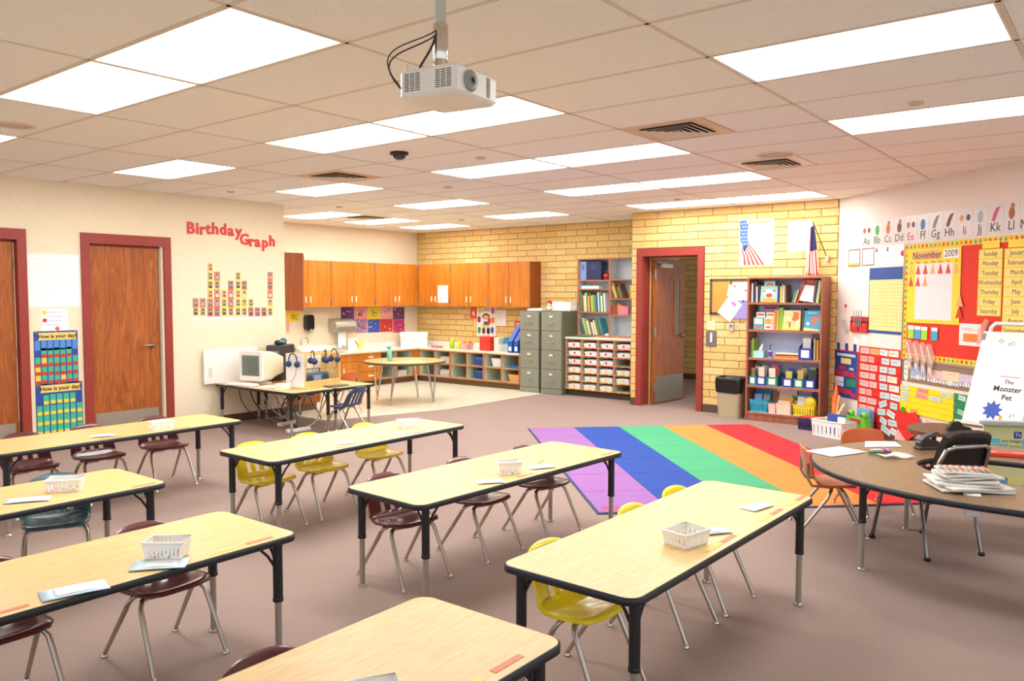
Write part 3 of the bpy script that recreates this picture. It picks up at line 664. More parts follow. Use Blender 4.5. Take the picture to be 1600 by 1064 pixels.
solid('corner_post', G().box(10.32, 10.35, .1, 10.45, 10.9, .585), CABWOOD, 'narrow orange wood corner post between the two cubby runs', 'cabinet post')
ct = thing('countertop', 'pale laminate countertop running round the kitchenette corner', 'countertop', (0, 0, .585))
obj('slab', G().prism([(6.452, 8.87), (7.08, 8.87), (7.08, 10.34), (10.42, 10.34), (10.42, 8.01), (11.035, 8.01), (11.035, 10.955), (6.452, 10.955)], .001, .032, 0, 'xy'), COUNTER, ct)
obj('front_edge', G().box(7.08, 10.336, .002, 10.42, 10.34, .024).box(10.416, 8.01, .002, 10.42, 10.34, .024), M('D8C9A8', .4), ct)
obj('backsplash', G().box(6.47, 10.94, .032, 11.03, 10.958, .13).box(11.018, 8.01, .032, 11.035, 10.94, .13), COUNTER, ct)
solid('toe_kick', G().box(7.10, 10.43, .004, 10.5, 10.47, .1), M('6A4A34', .6), 'dark brown toe kick under the sink cabinets', 'toe kick')
solid('toe_kick', G().box(10.5, 8.03, .004, 10.54, 10.43, .1), M('6A4A34', .6), 'dark brown toe kick under the brick wall cubbies', 'toe kick')
solid('toe_kick', G().box(6.47, 8.9, .004, 6.99, 8.94, .1), M('6A4A34', .6), 'dark brown toe kick below the cabinet end by computers', 'toe kick')
# sink and taps
ZC = .6185
sk = thing('sink', 'steel sink rim with low mixer taps on the counter', 'sink', (8.55, 10.62, ZC))
obj('basin_rim', G().box(-.28, -.2, 0, .28, .2, .006, 0, .003), STEEL, sk); obj('bowl', G().box(-.24, -.16, .0062, .24, .12, .0075), M('55534F', .4, .6), sk)
obj('mixer', G().tube([(0, .16, .006), (0, .16, .05), (0, .10, .07), (0, .03, .065)], .012, 8), CHROME, sk)
for x in (-.09, .09): obj('tap_handle', G().tube([(x, .16, .006), (x, .16, .055), (x+.04, .15, .06)], .011, 8), CHROME, sk)
fp = thing('drinking_tap', 'tall chrome gooseneck tap behind the headphone rack', 'tap', (8.12, 10.72, ZC))
obj('spout', G().tube([(0, 0, 0), (0, 0, .2)]+[(.07-.07*math.cos(a), 0, .2+.07*math.sin(a)) for a in [PI*k/8 for k in range(1, 8)]]+[(.14, 0, .17)], .011, 8), CHROME, fp)
obj('collar', G().lathe([(0, 0), (.03, 0), (.025, .015), (0, .015)], 12), CHROME, fp)
obj('tap_handle', G().tube([(.12, 0, 0), (.12, 0, .05), (.17, -.02, .055)], .011, 8), CHROME, fp)
# dispensers
s, z = WC.at(480, 519.5)
so = thing('soap_dispenser', 'black oval wall soap dispenser with grey push bar', 'dispenser', WC.pt(s, z), 0)
obj('cover', G().prism(rrect(-.075, .03, .075, .30, .06, 5), -.1, 0), M('1B1719', .25, 0, coat=.4), so); obj('push_bar', G().box(-.02, -.11, 0, .045, -.02, .06, 0, .01), M('A9A5A0', .4), so)
s, z = WC.at(529, 518.5)
td = thing('towel_dispenser', 'grey paper towel dispenser with curved cover above the sink', 'dispenser', WC.pt(s, z), 0)
prof = [(-.0, 0), (-.16, 0), (-.21, .035), (-.22, .09), (-.21, .15), (-.17, .20), (-.10, .23), (0, .235)]
gt = G(); n = len(prof); vs = [(-.22, y, zz) for y, zz in prof]+[(.22, y, zz) for y, zz in prof]
gt.add(vs, [(i, n+i, n+(i+1), i+1) for i in range(n-1)], 0, True); gt.add(vs, [tuple(range(n)), tuple(reversed(range(n, 2*n)))])
obj('cover', gt, M('B8B4A4', .3, .3), td); obj('lower_window', G().box(-.2, -.226, .015, .2, -.2, .10, 0, .01), M('7E7A6A', .25), td)
obj('paper_towel', G().prism([(-.12, -.001), (.06, -.001), (.06, -.20), (.03, -.25), (-.02, -.21), (-.07, -.28), (-.12, -.24)], -.13, -.128), PAPER, td)
# coloured letter papers
cw = [(656, 65, 803, 205, '6B3F78', ''), (805, 65, 948, 205, 'E39A92', 'ab'), (950, 65, 1092, 205, 'E8CC3C', 'a:'), (1095, 65, 1225, 205, 'EAA2A0', ''), (1230, 72, 1360, 205, '70406E', ''),
      (665, 207, 808, 352, 'EE7430', ''), (812, 207, 950, 352, 'A87FAE', 'ke'), (955, 207, 1090, 347, '3F5BB4', ''), (1092, 207, 1230, 340, 'CC3A2E', ''), (1235, 212, 1360, 348, 'C73A78', '')]
CN = ['deep purple letter collage at the end of its row', 'salmon letter collage reading ab', 'yellow letter collage beside the salmon ones', 'salmon scribbled letter collage under the cabinets', 'dark plum letter collage by the brick corner', 'orange letter collage half hidden by the towel dispenser', 'lilac letter collage reading ke', 'blue speckled letter collage in the lower row', 'red letter collage in the lower row', 'magenta letter collage in the lower row corner']
for (x0, y0, x1, y1, c, tx), l in zip(cw, CN):
    o, w, h = wallcard('letter_collage', WC, (x0/7.09+440, y0/7.09+470, x1/7.09+440, y1/7.09+470), M(c, .7), l, 'collage', group='letter collages over the counter')
    if tx: words(o, tx, .15, M('4A2A2E', .7), 0, h*.5)
    g = G(); pc = [M(q, .6) for q in ('F2F0F4', '2A2440', 'E8C83C', 'C83A4A')]
    for k in range(7): g.prism(ell(random.uniform(-w*.4, w*.4), h*random.uniform(.12, .88), .013, .013, 7), -.0035, -.0015, k % 4)
    tag(obj('glued_dots', g, pc, o), kind='stuff')
o, w, h = wallcard('letter_collage', WC, (447, 487, 468.5, 502), M('EFD23A', .7), 'yellow letter collage hanging under the cabinet end panel', 'collage', group='letter collages over the counter'); words(o, 'dc', .14, M('5A4420', .7), .02, h*.5)
o, w, h = wallcard('letter_collage', WC, (447, 503, 452, 520), M('EFB0A0', .7), 'pale pink letter collage strip beside the left wall edge', 'collage', group='letter collages over the counter')
# wall cards on brick
def onb(name, box, c, label, cat): return wallcard(name, WK, box, M(c, .6), label, cat, .003, .0115)
o, w, h = onb('number_card', (736, 480, 746, 498), 'E0562A', 'orange red card with a white number six on brick', 'number card'); words(o, '6', .14, WHITE, 0, h*.5, -.004, .003)
o, w, h = onb('note', (740.5, 499, 745, 509.5), 'E6CB88', 'small tan note below the number six card', 'note')
o, w, h = onb('notice', (776, 484, 791, 509.5), 'F1EDF0', 'white printed notice beside the colours poster', 'notice'); lines(o, w, h*.3, h*.92, 7, LTINK, None, .8, .003)
o, w, h = onb('poster', (746, 480, 775, 526.5), 'F8F5EF', 'white Colors poster of a child surrounded by bright ice lollies', 'poster')
words(o, 'Colors', .11, M('3A2E2C', .6), .0, h*.93, -.004)
ft = lambda poly, c, nm: obj(nm, G().prism(poly, -.0055, -.003), M(c, .6), o)
ft(ell(0, h*.68, w*.2, h*.115), '5A3420', 'printed_hair'); obj('printed_face', G().prism(ell(0, h*.65, w*.15, h*.09), -.007, -.0055), M('E9B98A', .6), o)
ft([(-w*.14, h*.38), (w*.14, h*.38), (w*.12, h*.52), (-w*.12, h*.52)], '2E5FA8', 'printed_shirt'); obj('printed_dish', G().prism([(-w*.24, h*.40), (w*.22, h*.40), (w*.18, h*.31), (-w*.2, h*.31)], -.007, -.0055), M('EFCE3A', .6), o)
for k, (px_, pz, c) in enumerate([(-.34, .88, 'E3DC34'), (.36, .86, 'D0408C'), (-.38, .56, '8E2F8C'), (.36, .54, 'E8732C'), (.17, .5, 'D6302C'), (-.37, .19, '2F9A50'), (-.13, .17, '6A3A22'), (.12, .17, '2A2422'), (.33, .2, '3458B4')]):
    lo = obj('printed_lolly', G().prism(rrect(px_*w-.035, h*pz-.04, px_*w+.035, h*pz+.07, .03, 3), -.0072, -.0045), M(c, .6), o)
    obj('lolly_stick', G().box(px_*w-.008, -.0065, h*pz-.075, px_*w+.008, -.0045, h*pz-.04), M('D8B888', .6), lo)
# ---- things on the counter
def at_c(x, y, z=ZC): return onz(x, y, z)
p = Vector((10.53, 10.56, ZC))
b = thing('storage_box', 'white lidded cardboard storage box in the counter corner', 'box', p, math.radians(-42)); obj('box_body', G().box(-.24, -.17, 0, .24, .17, .19), M('F3EEE4', .6), b); obj('lid', G().box(-.25, -.18, .19, .25, .18, .27, 0, .004), M('F7F3EA', .6), b)
solid('folded_card', G().prism([(-.12, 0), (.12, 0), (.12, .2), (-.12, .2)], -.002, .002), M('F4EEE2', .7), 'white folded card with red stroke standing by the sink', 'card', (9.28, 10.80, ZC), math.radians(8))
solid('marker', G().tube([(0, 0, 0), (.08, 0, -.09)], .008, 6), M('D85040', .5), 'red marker clipped to the folded card by the sink', 'marker', (9.31, 10.782, ZC+.16))
solid('folded_card', G().prism([(-.05, 0), (.05, 0), (.05, .15), (-.05, .15)], -.002, .002), M('E8E86A', .7), 'small lime yellow card standing by the white folded card', 'card', (9.50, 10.85, ZC), 0)
def bottle(name, label, loc, r, h, c, cap, cat='bottle'):
    t = thing(name, label, cat, loc); obj('bottle_body', G().lathe([(0, 0), (r, 0), (r, h*.7), (r*.75, h*.78), (r*.4, h*.82), (0, h*.82)], 14), M(c, .35), t); obj('cap', G().lathe([(r*.45, h*.8), (r*.45, h), (0, h)], 12), M(cap, .4), t); return t
sv = at_c(706, 543); bottle('glue_bottle', 'lime green squeeze bottle on the counter', (10.62, 9.68, ZC), .045, .19, 'A9D02C', 'C6DE4A')
bottle('glue_bottle', 'yellow squeeze bottle beside the lime green one', (10.62, 9.52, ZC), .04, .15, 'F0DA3A', 'F4E25A')
solid('crayon_case', G().box(-.13, -.025, 0, .13, .025, .035, 0, .012), M('D8709A', .5), 'pink crayon shaped pencil case lying on the counter', 'pencil case', (10.62, 10.05, ZC), -PI/2+.1)
bk = thing('small_basket', 'small pink basket of red blocks on the counter', 'basket', (10.60, 9.30, ZC), -PI/2); obj('basket_walls', basket_geo(.16, .16, .12, .004, 9, 9, 6), M('E6A0A0', .5), bk); obj('basket_floor', G().box(-.065, -.065, 0, .065, .065, .004), M('E6A0A0', .5), bk)
for k in range(4): solid('block', G().box(-.025, -.025, 0, .025, .025, .05, 0, .004), M(['D8302C', 'E8702C', 'D8302C', 'E8C02C'][k], .5), '%s toy block heaped in the small pink basket' % ['red', 'orange', 'red', 'yellow'][k], 'block', (10.60+(-.03 if k % 2 else .03), 9.30+(.03 if k < 2 else -.03), ZC+.075+.012*k), .4*k, 'blocks in the pink basket')
solid('paper_folder', G().box(-.1, -.02, 0, .1, .02, .25, 0, .003), M('F0B8B4', .6), 'pale pink folder standing behind the red drawers', 'folder', (10.83, 9.10, ZC), -PI/2)
dr = thing('drawer_tower', 'small bright red three drawer tower on the counter', 'drawers', (10.66, 8.87, ZC), -PI/2); obj('case', G().box(-.12, -.09, 0, .12, .1, .24), M('D82C22', .4), dr)
for k in range(3):
    d = obj('drawer', G().box(-.112, -.1, .008+.077*k, .112, -.088, .076+.077*k, 0, .004), M('E63A2A', .35), dr); obj('knob', G().ball((0, -.105, .042+.077*k), .01, 8), M('F06A5A', .4), d)
solid('paper_stack', G().box(-.05, -.1, 0, .05, .1, .23, 0, .002), M('EFE6CC', .7), 'cream block of standing cards beside the red drawers', 'cards', (10.72, 8.66, ZC), -PI/2)
tb = thing('pouch', 'blue zipped pouch leaning on the brick behind a clear bag', 'pouch', (10.78, 8.40, ZC), -PI/2); obj('shell', G().prism(rrect(-.19, 0, .19, .24, .05, 4), -.04, .04), M('2E8FAE', .45), tb); obj('zip', G().box(-.15, -.044, .2, .15, -.04, .207), M('1E5F78', .5), tb)
cl = thing('clear_bag', 'clear plastic bag of white magnetic letters on the counter', 'bag', (10.62, 8.47, ZC), -PI/2); obj('bag', G().prism([(-.16, 0), (.16, 0), (.15, .1), (.05, .14), (-.06, .12), (-.15, .13)], -.04, .04), M('E8ECEC', .1, 0, alpha=.35), cl)
for k in range(6): obj('letter', text('MASZKE'[k], .09, .012), M(['F4F4F4', 'BFC6C8', '8E9698'][k % 3], .4), cl, (-.12+.048*k, 0, .05), (0, random.uniform(-.4, .4), 0))
def magfile(label, loc, c, h=.3):
    t = thing('magazine_file', label, 'magazine file', loc, -PI/2)
    g = G(); g.add([(x, y, zz) for x in (-.045, .045) for y, zz in ((-.13, 0), (-.13, h*.42), (.12, h), (.12, 0))], [(0, 1, 2, 3), (7, 6, 5, 4), (0, 4, 5, 1), (2, 6, 7, 3), (1, 5, 6, 2), (0, 3, 7, 4)])
    obj('holder', g, M(c, .45), t); obj('label_card', G().box(-.028, -.1325, .03, .028, -.13, .1), WHITE, t); return t
magfile('blue magazine file with white label at the counter end', (10.60, 8.24, ZC), '1F4FB0', .46); magfile('blue magazine file wedged against the filing cabinet', (10.62, 8.13, ZC), '2350A8', .46)
o, w, h = onb('number_card', (805, 501, 815, 518), 'E0452A', 'red card with a white number nine by the filing cabinet', 'number card'); words(o, '9', .15, WHITE, 0, h*.5, -.004, .004)
solid('folder', G().box(-.09, -.006, 0, .09, .006, .24), M('D8448C', .5), 'magenta folder in front of the blue magazine files', 'folder', (10.76, 8.28, ZC), -PI/2)
# cubby contents
def bin_(label, s, z, w, d, h, c, slot, out=.36, P=WK):
    t = thing('storage_bin', label, 'bin', P.pt(s, z, out), P.a); obj('bin_walls', basket_geo(w, d, h, .005, 21, 15, 6, .86, slot), M(c, .45), t); obj('bin_floor', G().box(-w*.43, -d*.43, 0, w*.43, d*.43, .004), M(c, .45), t)
    obj('rim', G().tube([(-w/2, -d/2, h), (w/2, -d/2, h), (w/2, d/2, h), (-w/2, d/2, h), (-w/2, -d/2, h)], .006, 6), M(c, .45), t); return t
c0 = lambda k: .62+.3875*k+.2
ZR = (.122, .357)
bin_('blue plastic basket in the upper cubby of the middle unit', c0(3)+.03, ZR[1], .25, .3, .15, '2E62C0', True); bin_('blue plastic basket in the lower cubby of the middle unit', c0(3)+.03, ZR[0], .25, .3, .15, '2C5AB0', True)
bin_('white plastic bin with curved rim in an upper cubby', c0(4)+.03, ZR[1], .26, .3, .14, 'EDEDF0', False); bin_('tan orange plastic bin in the last lower cubby', c0(5)+.012, ZR[0], .26, .3, .12, 'E3A860', False)
solid('tray', G().box(-.12, -.14, 0, .12, .14, .035, 0, .01), M('2E6FC0', .4), 'flat blue tray in the last upper cubby', 'tray', WK.pt(c0(5)+.03, ZR[1], .4), WK.a)
for k, (zz, l) in enumerate(((ZR[1], 'upper'), (ZR[0], 'lower'))):
    t = thing('paper_pile', 'untidy pile of paper in the %s cubby near the round table' % l, 'paper', WK.pt(c0(1)+.0, zz, .36), WK.a)
    for q in range(6): obj('sheet', G().box(-.12, -.16, .02*q, .12, .16, .02*q+.016), M(['EFEDE6', 'E6D8D8', 'DCE4E6', 'F2F0EE'][q % 4], .7), t, (random.uniform(-.015, .015), random.uniform(-.02, .02), 0), random.uniform(-.15, .15))
t = thing('paper_pile', 'small pile of paper in the cubby beside the drawers', 'paper', (10.12, 10.60, ZR[0]), 0)
for q in range(4): obj('sheet', G().box(-.11, -.15, .025*q, .11, .15, .025*q+.02), M(['EFEDE6', 'E0DCE4'][q % 2], .7), t, (random.uniform(-.015, .015), 0, 0), random.uniform(-.15, .15))
# ---- round table on the vinyl
rtb = thing('round_table', 'round maple table with thin chrome legs on the vinyl floor', 'table', (8.31, 8.52, 0)); RZ, RR = .615, .60
tp_ = obj('tabletop', G().lathe([(0, RZ-.026), (RR-.006, RZ-.026), (RR-.006, RZ), (0, RZ)], 48), MAPLE, rtb); obj('edge_band', G().lathe([(RR-.008, RZ-.03), (RR, RZ-.026), (RR, RZ-.003), (RR-.008, RZ+.0006)], 48, 0, None, (0, 0, 0), False), M('5A4A3A', .4), tp_)
for a in (20, 110, 200, 290):
    ca, sa = math.cos(math.radians(a)), math.sin(math.radians(a)); l = obj('leg', G().tube([(ca*.36, sa*.36, RZ-.03), (ca*.46, sa*.46, .01)], .013, 8).tube([(ca*.46-sa*.09, sa*.46+ca*.09, RZ-.03), (ca*.46, sa*.46, .01)], .011, 8), CHROME, rtb)
    obj('glide', G().lathe([(0, .003), (.02, .003), (.012, .018), (0, .018)], 10, 0, None, (ca*.46, sa*.46, 0)), CHROME, l)
sb = bottle('spray_bottle', 'pale turquoise spray bottle on the round table', (8.10, 8.62, RZ+.002), .035, .20, '7FD2C8', '3FB0B8'); obj('trigger', G().box(-.045, -.012, .18, .02, .012, .21, 0, .004), M('3FB0B8', .4), sb)
# ================================================================== FILING CABINETS
FG = M('84867A', .45, .1); FGS = M('6A6F5A', .5, .1)
def filing(label, y0, y1):
    t = thing('filing_cabinet', label, 'filing cabinet', (10.36, y1, 0), -PI/2); w = y1-y0
    obj('body', G().box(0, .02, .0, w, .66, 1.325, 0, .003), FGS, t); obj('base', G().box(.004, .004, .004, w-.004, .02, .09), FG, t)
    for k in range(4):
        z = .095+.306*k; d = obj('drawer', G().box(.006, 0, z, w-.006, .02, z+.300, 0, .004), FG, t)
        obj('label_holder', G().box(w*.5-.045, -.006, z+.20, w*.5+.045, 0, z+.25, 0, .002).box(w*.5-.035, -.0065, z+.208, w*.5+.035, -.006, z+.242, 1), [STEEL, M('C9CCC4', .6)], d)
        obj('handle', G().tube([(w*.5-.055, 0, z+.115), (w*.5-.055, -.025, z+.115), (w*.5+.055, -.025, z+.115), (w*.5+.055, 0, z+.115)], .008, 8), M('C4C2BA', .3, .8), d)
        obj('thumb_latch', G().ball((w*.5-.09, -.003, z+.115), .008, 8), STEEL, d)
    return t
filing('grey four drawer filing cabinet next to the blue magazine files', 7.565, 7.953); filing('grey four drawer filing cabinet with basket on top beside book hutch', 7.125, 7.527)
solid('paper_stack', G().box(-.14, -.2, 0, .14, .2, .02, 0, .002).box(-.12, -.18, .02, .13, .17, .035), M('EDEBE4', .7), 'loose white papers on top of the first filing cabinet', 'paper', (10.66, 7.76, 1.326), -PI/2+.15)
t = thing('wire_basket', 'white slotted basket on top of the filing cabinet', 'basket', (10.74, 7.30, 1.326), -PI/2); obj('basket_walls', basket_geo(.36, .26, .14, .004, 33, 24, 7), WHITE, t); obj('basket_floor', G().box(-.15, -.11, 0, .15, .11, .004), WHITE, t); obj('front_card', G().box(-.19, -.135, .005, .08, -.13, .15), PAPER, t)
t = thing('toy_figure', 'small red and white stuffed toy on the filing cabinet', 'toy', (10.45, 7.42, 1.326)); obj('body', G().ball((0, 0, .05), .05, 12), M('EFE3DA', .8), t); obj('hat', G().ball((0, 0, .13), .042, 12), M('B0281E', .7), t); obj('head', G().ball((-.01, 0, .105), .036, 10), M('F1E1D4', .8), t); obj('scarf', G().lathe([(.03, .07), (.045, .078), (.03, .088)], 12, 0, None, (0, 0, 0), False), M('B8281E', .7), t)
# ================================================================== TRAY UNIT AND HUTCH
WT = Plane((11.035, 7.113), -PI/2)
tu = cubby('tray_cabinet', 'white topped cabinet of pigeonholes holding white paper trays', WT, 0, 1.19, .1, .90, .585, 4, 6, cat='cabinet', edge=M('BE7A55', .5))
obj('top_slab', G().box(0, -.6, .80, 1.34, -.012, .825, 0, .003), COUNTER, tu); obj('plinth', G().box(.02, -.52, -.098, 1.17, -.03, 0), M('4A3A30', .6), tu)
sh_ = .78/6; cwid = 1.17/4
for r in range(6):
    z = .1+sh_*(5-r)+.021; tc = 'C8202C' if r < 3 else 'E8C42C'; tn = 'red' if r < 3 else 'yellow'
    g = G()
    for c in range(4):
        for q in (.07, .2): g.box(c*cwid+q, -.5865, sh_*(5-r)+.003, c*cwid+q+.05, -.5852, sh_*(5-r)+.017)
        if c == 3 and r in (2, 5): continue
        x = c*cwid+cwid/2+.012+random.uniform(-.01, .015)
        t = thing('paper_tray', 'white paper tray with %s tag, %s row, %s pigeonhole from the filing cabinet' % (tn, ['top', 'second', 'third', 'fourth', 'fifth', 'bottom'][r], ['first', 'second', 'third', 'fourth'][c]), 'tray', WT.pt(x, z, .46), WT.a, 'white paper trays')
        obj('tray_walls', basket_geo(.225, .22, .062, .004, 24, 9, 5, .9, True), WHITE, t); obj('tray_floor', G().box(-.1, -.098, 0, .1, .098, .003), WHITE, t)
        obj('tag', G().box(-.016, -.1115, .02, .016, -.1085, .05), M(tc, .5), t)
        obj('papers', G().box(-.085, -.08, .004, .085, .09, .075), M(random.choice(['B9C0DA', 'D8DCE8', 'A8AECB', 'E8E4E4']), .7), t)
    tag(obj('shelf_tags', g, M(tc, .5), tu), kind='stuff')
hz0 = .927
hu = thing('book_hutch', 'tall open book hutch with cherry edges standing on the tray cabinet', 'bookcase', WT.pt(.003, hz0), WT.a); hw, hh = 1.29, 1.235
HB = M('C9CFD6', .6)
obj('back_panel', G().box(0, -.02, 0, hw, -.008, hh), HB, hu)
for x in (0, .59, hw-.02): obj('upright', G().box(x, -.25, 0, x+.02, -.02, hh).box(x-.003, -.256, 0, x+.023, -.25, hh, 1), [HB, EDGE], hu)
for x0, x1, zs in ((.02, .59, (0, .37, .735, .875, hh-.02)), (.61, hw-.02, (0, .33, .585, .88, hh-.02))):
    for z in zs: obj('shelf', G().box(x0, -.25, z, x1, -.02, z+.02).box(x0, -.255, z, x1, -.25, z+.02, 1), [HB, EDGE], hu)
BKC = {'green': '5E8A5A', 'teal': '3F8E98', 'white': 'ECE9E0', 'yellow': 'E0B93E', 'red': 'B2382E', 'blue': '3A5FA0', 'brown': '7A5A40', 'cream': 'DCCFA8', 'orange': 'D8803A', 'navy': '26345E', 'black': '2A282A', 'lime': '8CB83E', 'pink': 'D88A9A', 'grey': '9A9C9E'}
PAGES = M('EFE8D8', .8)
def book(label, base, a, x, th, h, d, c, lean=0, group=None, name='book', face=False):
    """upright book, spine to the front; base = point at shelf front left, a = plane angle, x = place along the shelf"""
    R3 = Matrix.Rotation(a, 3, 'Z') @ Matrix.Rotation(lean, 3, 'Y')
    p = Vector(base) + Matrix.Rotation(a, 3, 'Z') @ Vector((x, 0, th*math.sin(max(0, lean))))
    q = .0018
    o = tag(obj(name, G().box(0, 0, 0, q, d, h).box(th-q, 0, 0, th, d, h).box(q, 0, 0, th-q, q, h), M(BKC.get(c, c), .5), None, p, R3.to_euler()), label, 'book', group)
    obj('pages', G().box(q, q, .004, th-q, d-.004, h-.004), PAGES, o)
    return o
def row(cols, base, a, x0, x1, h0, h1, where, group, lean0=0, lean1=0, d=.17, z=0):
    n = len(cols); tot = x1-x0; ths = [random.uniform(.7, 1.3) for _ in cols]; k = tot/sum(ths); x = x0
    for i, c in enumerate(cols):
        th = ths[i]*k; le = lean0+(lean1-lean0)*i/max(1, n-1); hgt = random.uniform(h0, h1)
        book('%s %s %s' % (random.choice(['thin', 'slim']) if th < .025 else 'thick', c, where), base, a, x, th*.94*math.cos(le), hgt, d, c, le, group)
        x += th
def HP(x, z, out=.235): return WT.pt(.003+x, hz0+z+.021, out)
row(['green', 'brown', 'cream', 'white', 'green', 'yellow', 'brown', 'yellow', 'lime', 'teal', 'teal', 'black', 'white', 'teal', 'white', 'green', 'white'], HP(0, .37), WT.a, .05, .52, .24, .31, 'book in the crowded hutch shelf below the papers', 'books on the crowded hutch shelf', -.07, -.07)
row(['green', 'cream', 'lime', 'white', 'brown', 'white', 'cream', 'white', 'green', 'brown', 'teal'], HP(0, 0), WT.a, .12, .49, .2, .29, 'book slumping on the lowest hutch shelf', 'books on the lowest hutch shelf', -.3, -.3)
row(['yellow', 'orange', 'black', 'green', 'brown'], HP(0, .585), WT.a, .69, .84, .18, .25, 'book leaning in the narrow hutch bay', 'books in the narrow hutch bay', -.36, -.36)
book('thick yellow book upright at the side of the narrow hutch bay', HP(0, .585), WT.a, .95, .05, .2, .17, 'yellow', 0)
row(['red', 'brown', 'orange', 'pink', 'pink', 'pink'], HP(0, .33), WT.a, .63, .92, .13, .18, 'small book in the lower narrow hutch bay', 'small books in the narrow hutch bay', 0, 0)
for k, (x, th, h, c) in enumerate(((.03, .12, .29, '7F97CC'), (.155, .27, .285, '232F5C'))):
    t = thing('binder', ['pale blue ring binder on the top hutch shelf', 'wide dark navy binder on the top hutch shelf'][k], 'binder', HP(x, .875, .23), WT.a)
    obj('cover', G().box(0, 0, 0, th, .2, h, 0, .006), M(c, .4), t); obj('spine_label', G().box(th*.3, -.001, h*.55, th*.7, 0, h*.85), M('5A6AA0' if k == 0 else '2F3C6A', .5), t)
t = thing('apple_ornament', 'shiny red apple ornament with green leaf on the hutch', 'ornament', HP(.49, .875, .16), 0)
obj('fruit', G().lathe([(0, .012), (.03, 0), (.055, .03), (.062, .065), (.05, .10), (.025, .112), (0, .10)], 18), M('B3101A', .15, 0, coat=.6), t); obj('stalk', G().tube([(0, 0, .1), (.005, 0, .135)], .004, 6), M('4A3018', .6), t); obj('leaf', G().prism(ell(-.025, .13, .028, .011, 8), -.003, .003), M('2F8A4A', .4), t)
words(t, 'A', .035, WHITE, 0, .06, -.063)
solid('paper_stack', G().box(0, 0, 0, .33, .18, .045, 0, .002), M('F0EFEC', .7), 'white ream of paper on the shallow hutch shelf', 'paper', HP(.05, .735, .22), WT.a)
solid('booklet', G().box(0, 0, 0, .12, .02, .24, 0, .002), M('A9D4EE', .5), 'pale blue booklet at the top of the narrow hutch bay', 'booklet', HP(1.0-.1, .88, .1), WT.a)
solid('paper_stack', G().box(0, 0, 0, .075, .2, .02).box(.01, .02, .02, .07, .2, .03), M('EEEAE4', .7), 'loose papers lying on the hutch floor beside slumped books', 'paper', HP(.505, .0, .24), WT.a)
solid('folder', G().box(0, 0, 0, .32, .28, .008), M('4E7A46', .6), 'green folder lying on the tray cabinet top', 'folder', WT.pt(.05, .927, .57), WT.a)
# ================================================================== LEFT WALL
o, w, h = wallcard('paper_sheet', WL, (40, 395, 126, 479), M('F3F0F4', .7, var=.02), 'large white paper sheet with faint pencil marks between the doors', 'paper'); lines(o, w, h*.1, h*.95, 9, M('E3DFE6', .8), None, .8, .002, tk=.08)
o, w, h = wallcard('notice', WL, (64, 483, 107, 517), M('F5F1F2', .7, var=.02), 'small white behaviour notice with three coloured dots above blue chart', 'notice'); lines(o, w, h*.2, h*.95, 4, M('BFC6E0', .8), -w*.3, .6, .002, tk=.2)
for k, (zz, c) in enumerate(((.85, 'E8C83C'), (.5, 'D84038'), (.12, 'E0603C'))): obj('dot', G().prism(ell(-w*.38+(.12 if k == 2 else 0), h*zz, .022, .022, 10), -.004, -.002), M(c, .6), o)
def daychart(box, rows, label, lab_c):
    o, w, h = wallcard('pocket_chart', WL, box, M('24489C', .6), label, 'pocket chart', .006)
    hd = obj('header_strip', G().box(-w*.40, -.009, h*.83, w*.46, -.006, h*.97), M('EBCB72', .6), o); words(hd, 'How is your day?', w*.125, M('3A2E22', .7), w*.03, h*.9, -.010, .0015)
    for cx in (-.46, 0, .46): obj('grommet', G().prism(ell(w*cx, h*.985, .012, .012, 8), -.009, -.006), STEEL, o)
    cwd = w*.115
    for (z, cells) in rows:
        for c, col in enumerate(cells):
            if col == '.': continue
            x = -w*.43+c*w*.143; cc = {'b': '4F8AD8', 'g': '3FB592', 'y': 'EFC83C'}[col]
            cd = obj('card', G().box(x-cwd/2, -.0085, h*z-.052, x+cwd/2, -.006, h*z+.048), M(cc, .6), o, (0, 0, random.uniform(-.004, .004)))
            if col != 'b' and lab_c and not (lab_c == 'C8302A' and z > .6): obj('label', G().box(x-cwd*.45, -.0105, h*z-.05, x+cwd*.45, -.0085, h*z-.015), M(lab_c, .6), cd)
    return o
daychart((52, 518, 123, 597), [(.74, 'bbbbbbb'), (.595, '.ggggg.'), (.43, 'gyggggg'), (.27, 'ygggggg'), (.11, 'yggGygg'.replace('G', 'g'))], 'blue day chart with red labelled cards hung between the doors', 'C8302A')
daychart((55, 601, 130, 674), [(.70, '.ggggg.'), (.50, 'ggggggg'), (.31, 'ggggggg'), (.12, 'ggggggg')], 'blue day chart with yellow labelled cards hung below another', 'E8CF3A')
# red cut-out letters
RED = M('D8362E', .45)
for k, (ch, x, y) in enumerate([('B', 45, 160), ('i', 107, 162), ('r', 152, 170), ('t', 208, 165), ('h', 272, 165), ('d', 345, 172), ('a', 415, 182), ('y', 487, 188), ('G', 542, 265), ('r', 607, 282), ('a', 662, 285), ('p', 732, 292), ('h', 797, 280)]):
    s, z = WL.at(290+x/5.9125, 330+y/5.9125); me = text(ch, .19, .008, .006); wd_ = 'Birthday' if k < 8 else 'Graph'
    solid('wall_letter', me, RED, 'red cut-out letter %s of the word %s on the wall' % (ch, wd_), 'letter', (s, 8.835, z), 0, 'red wall letters')
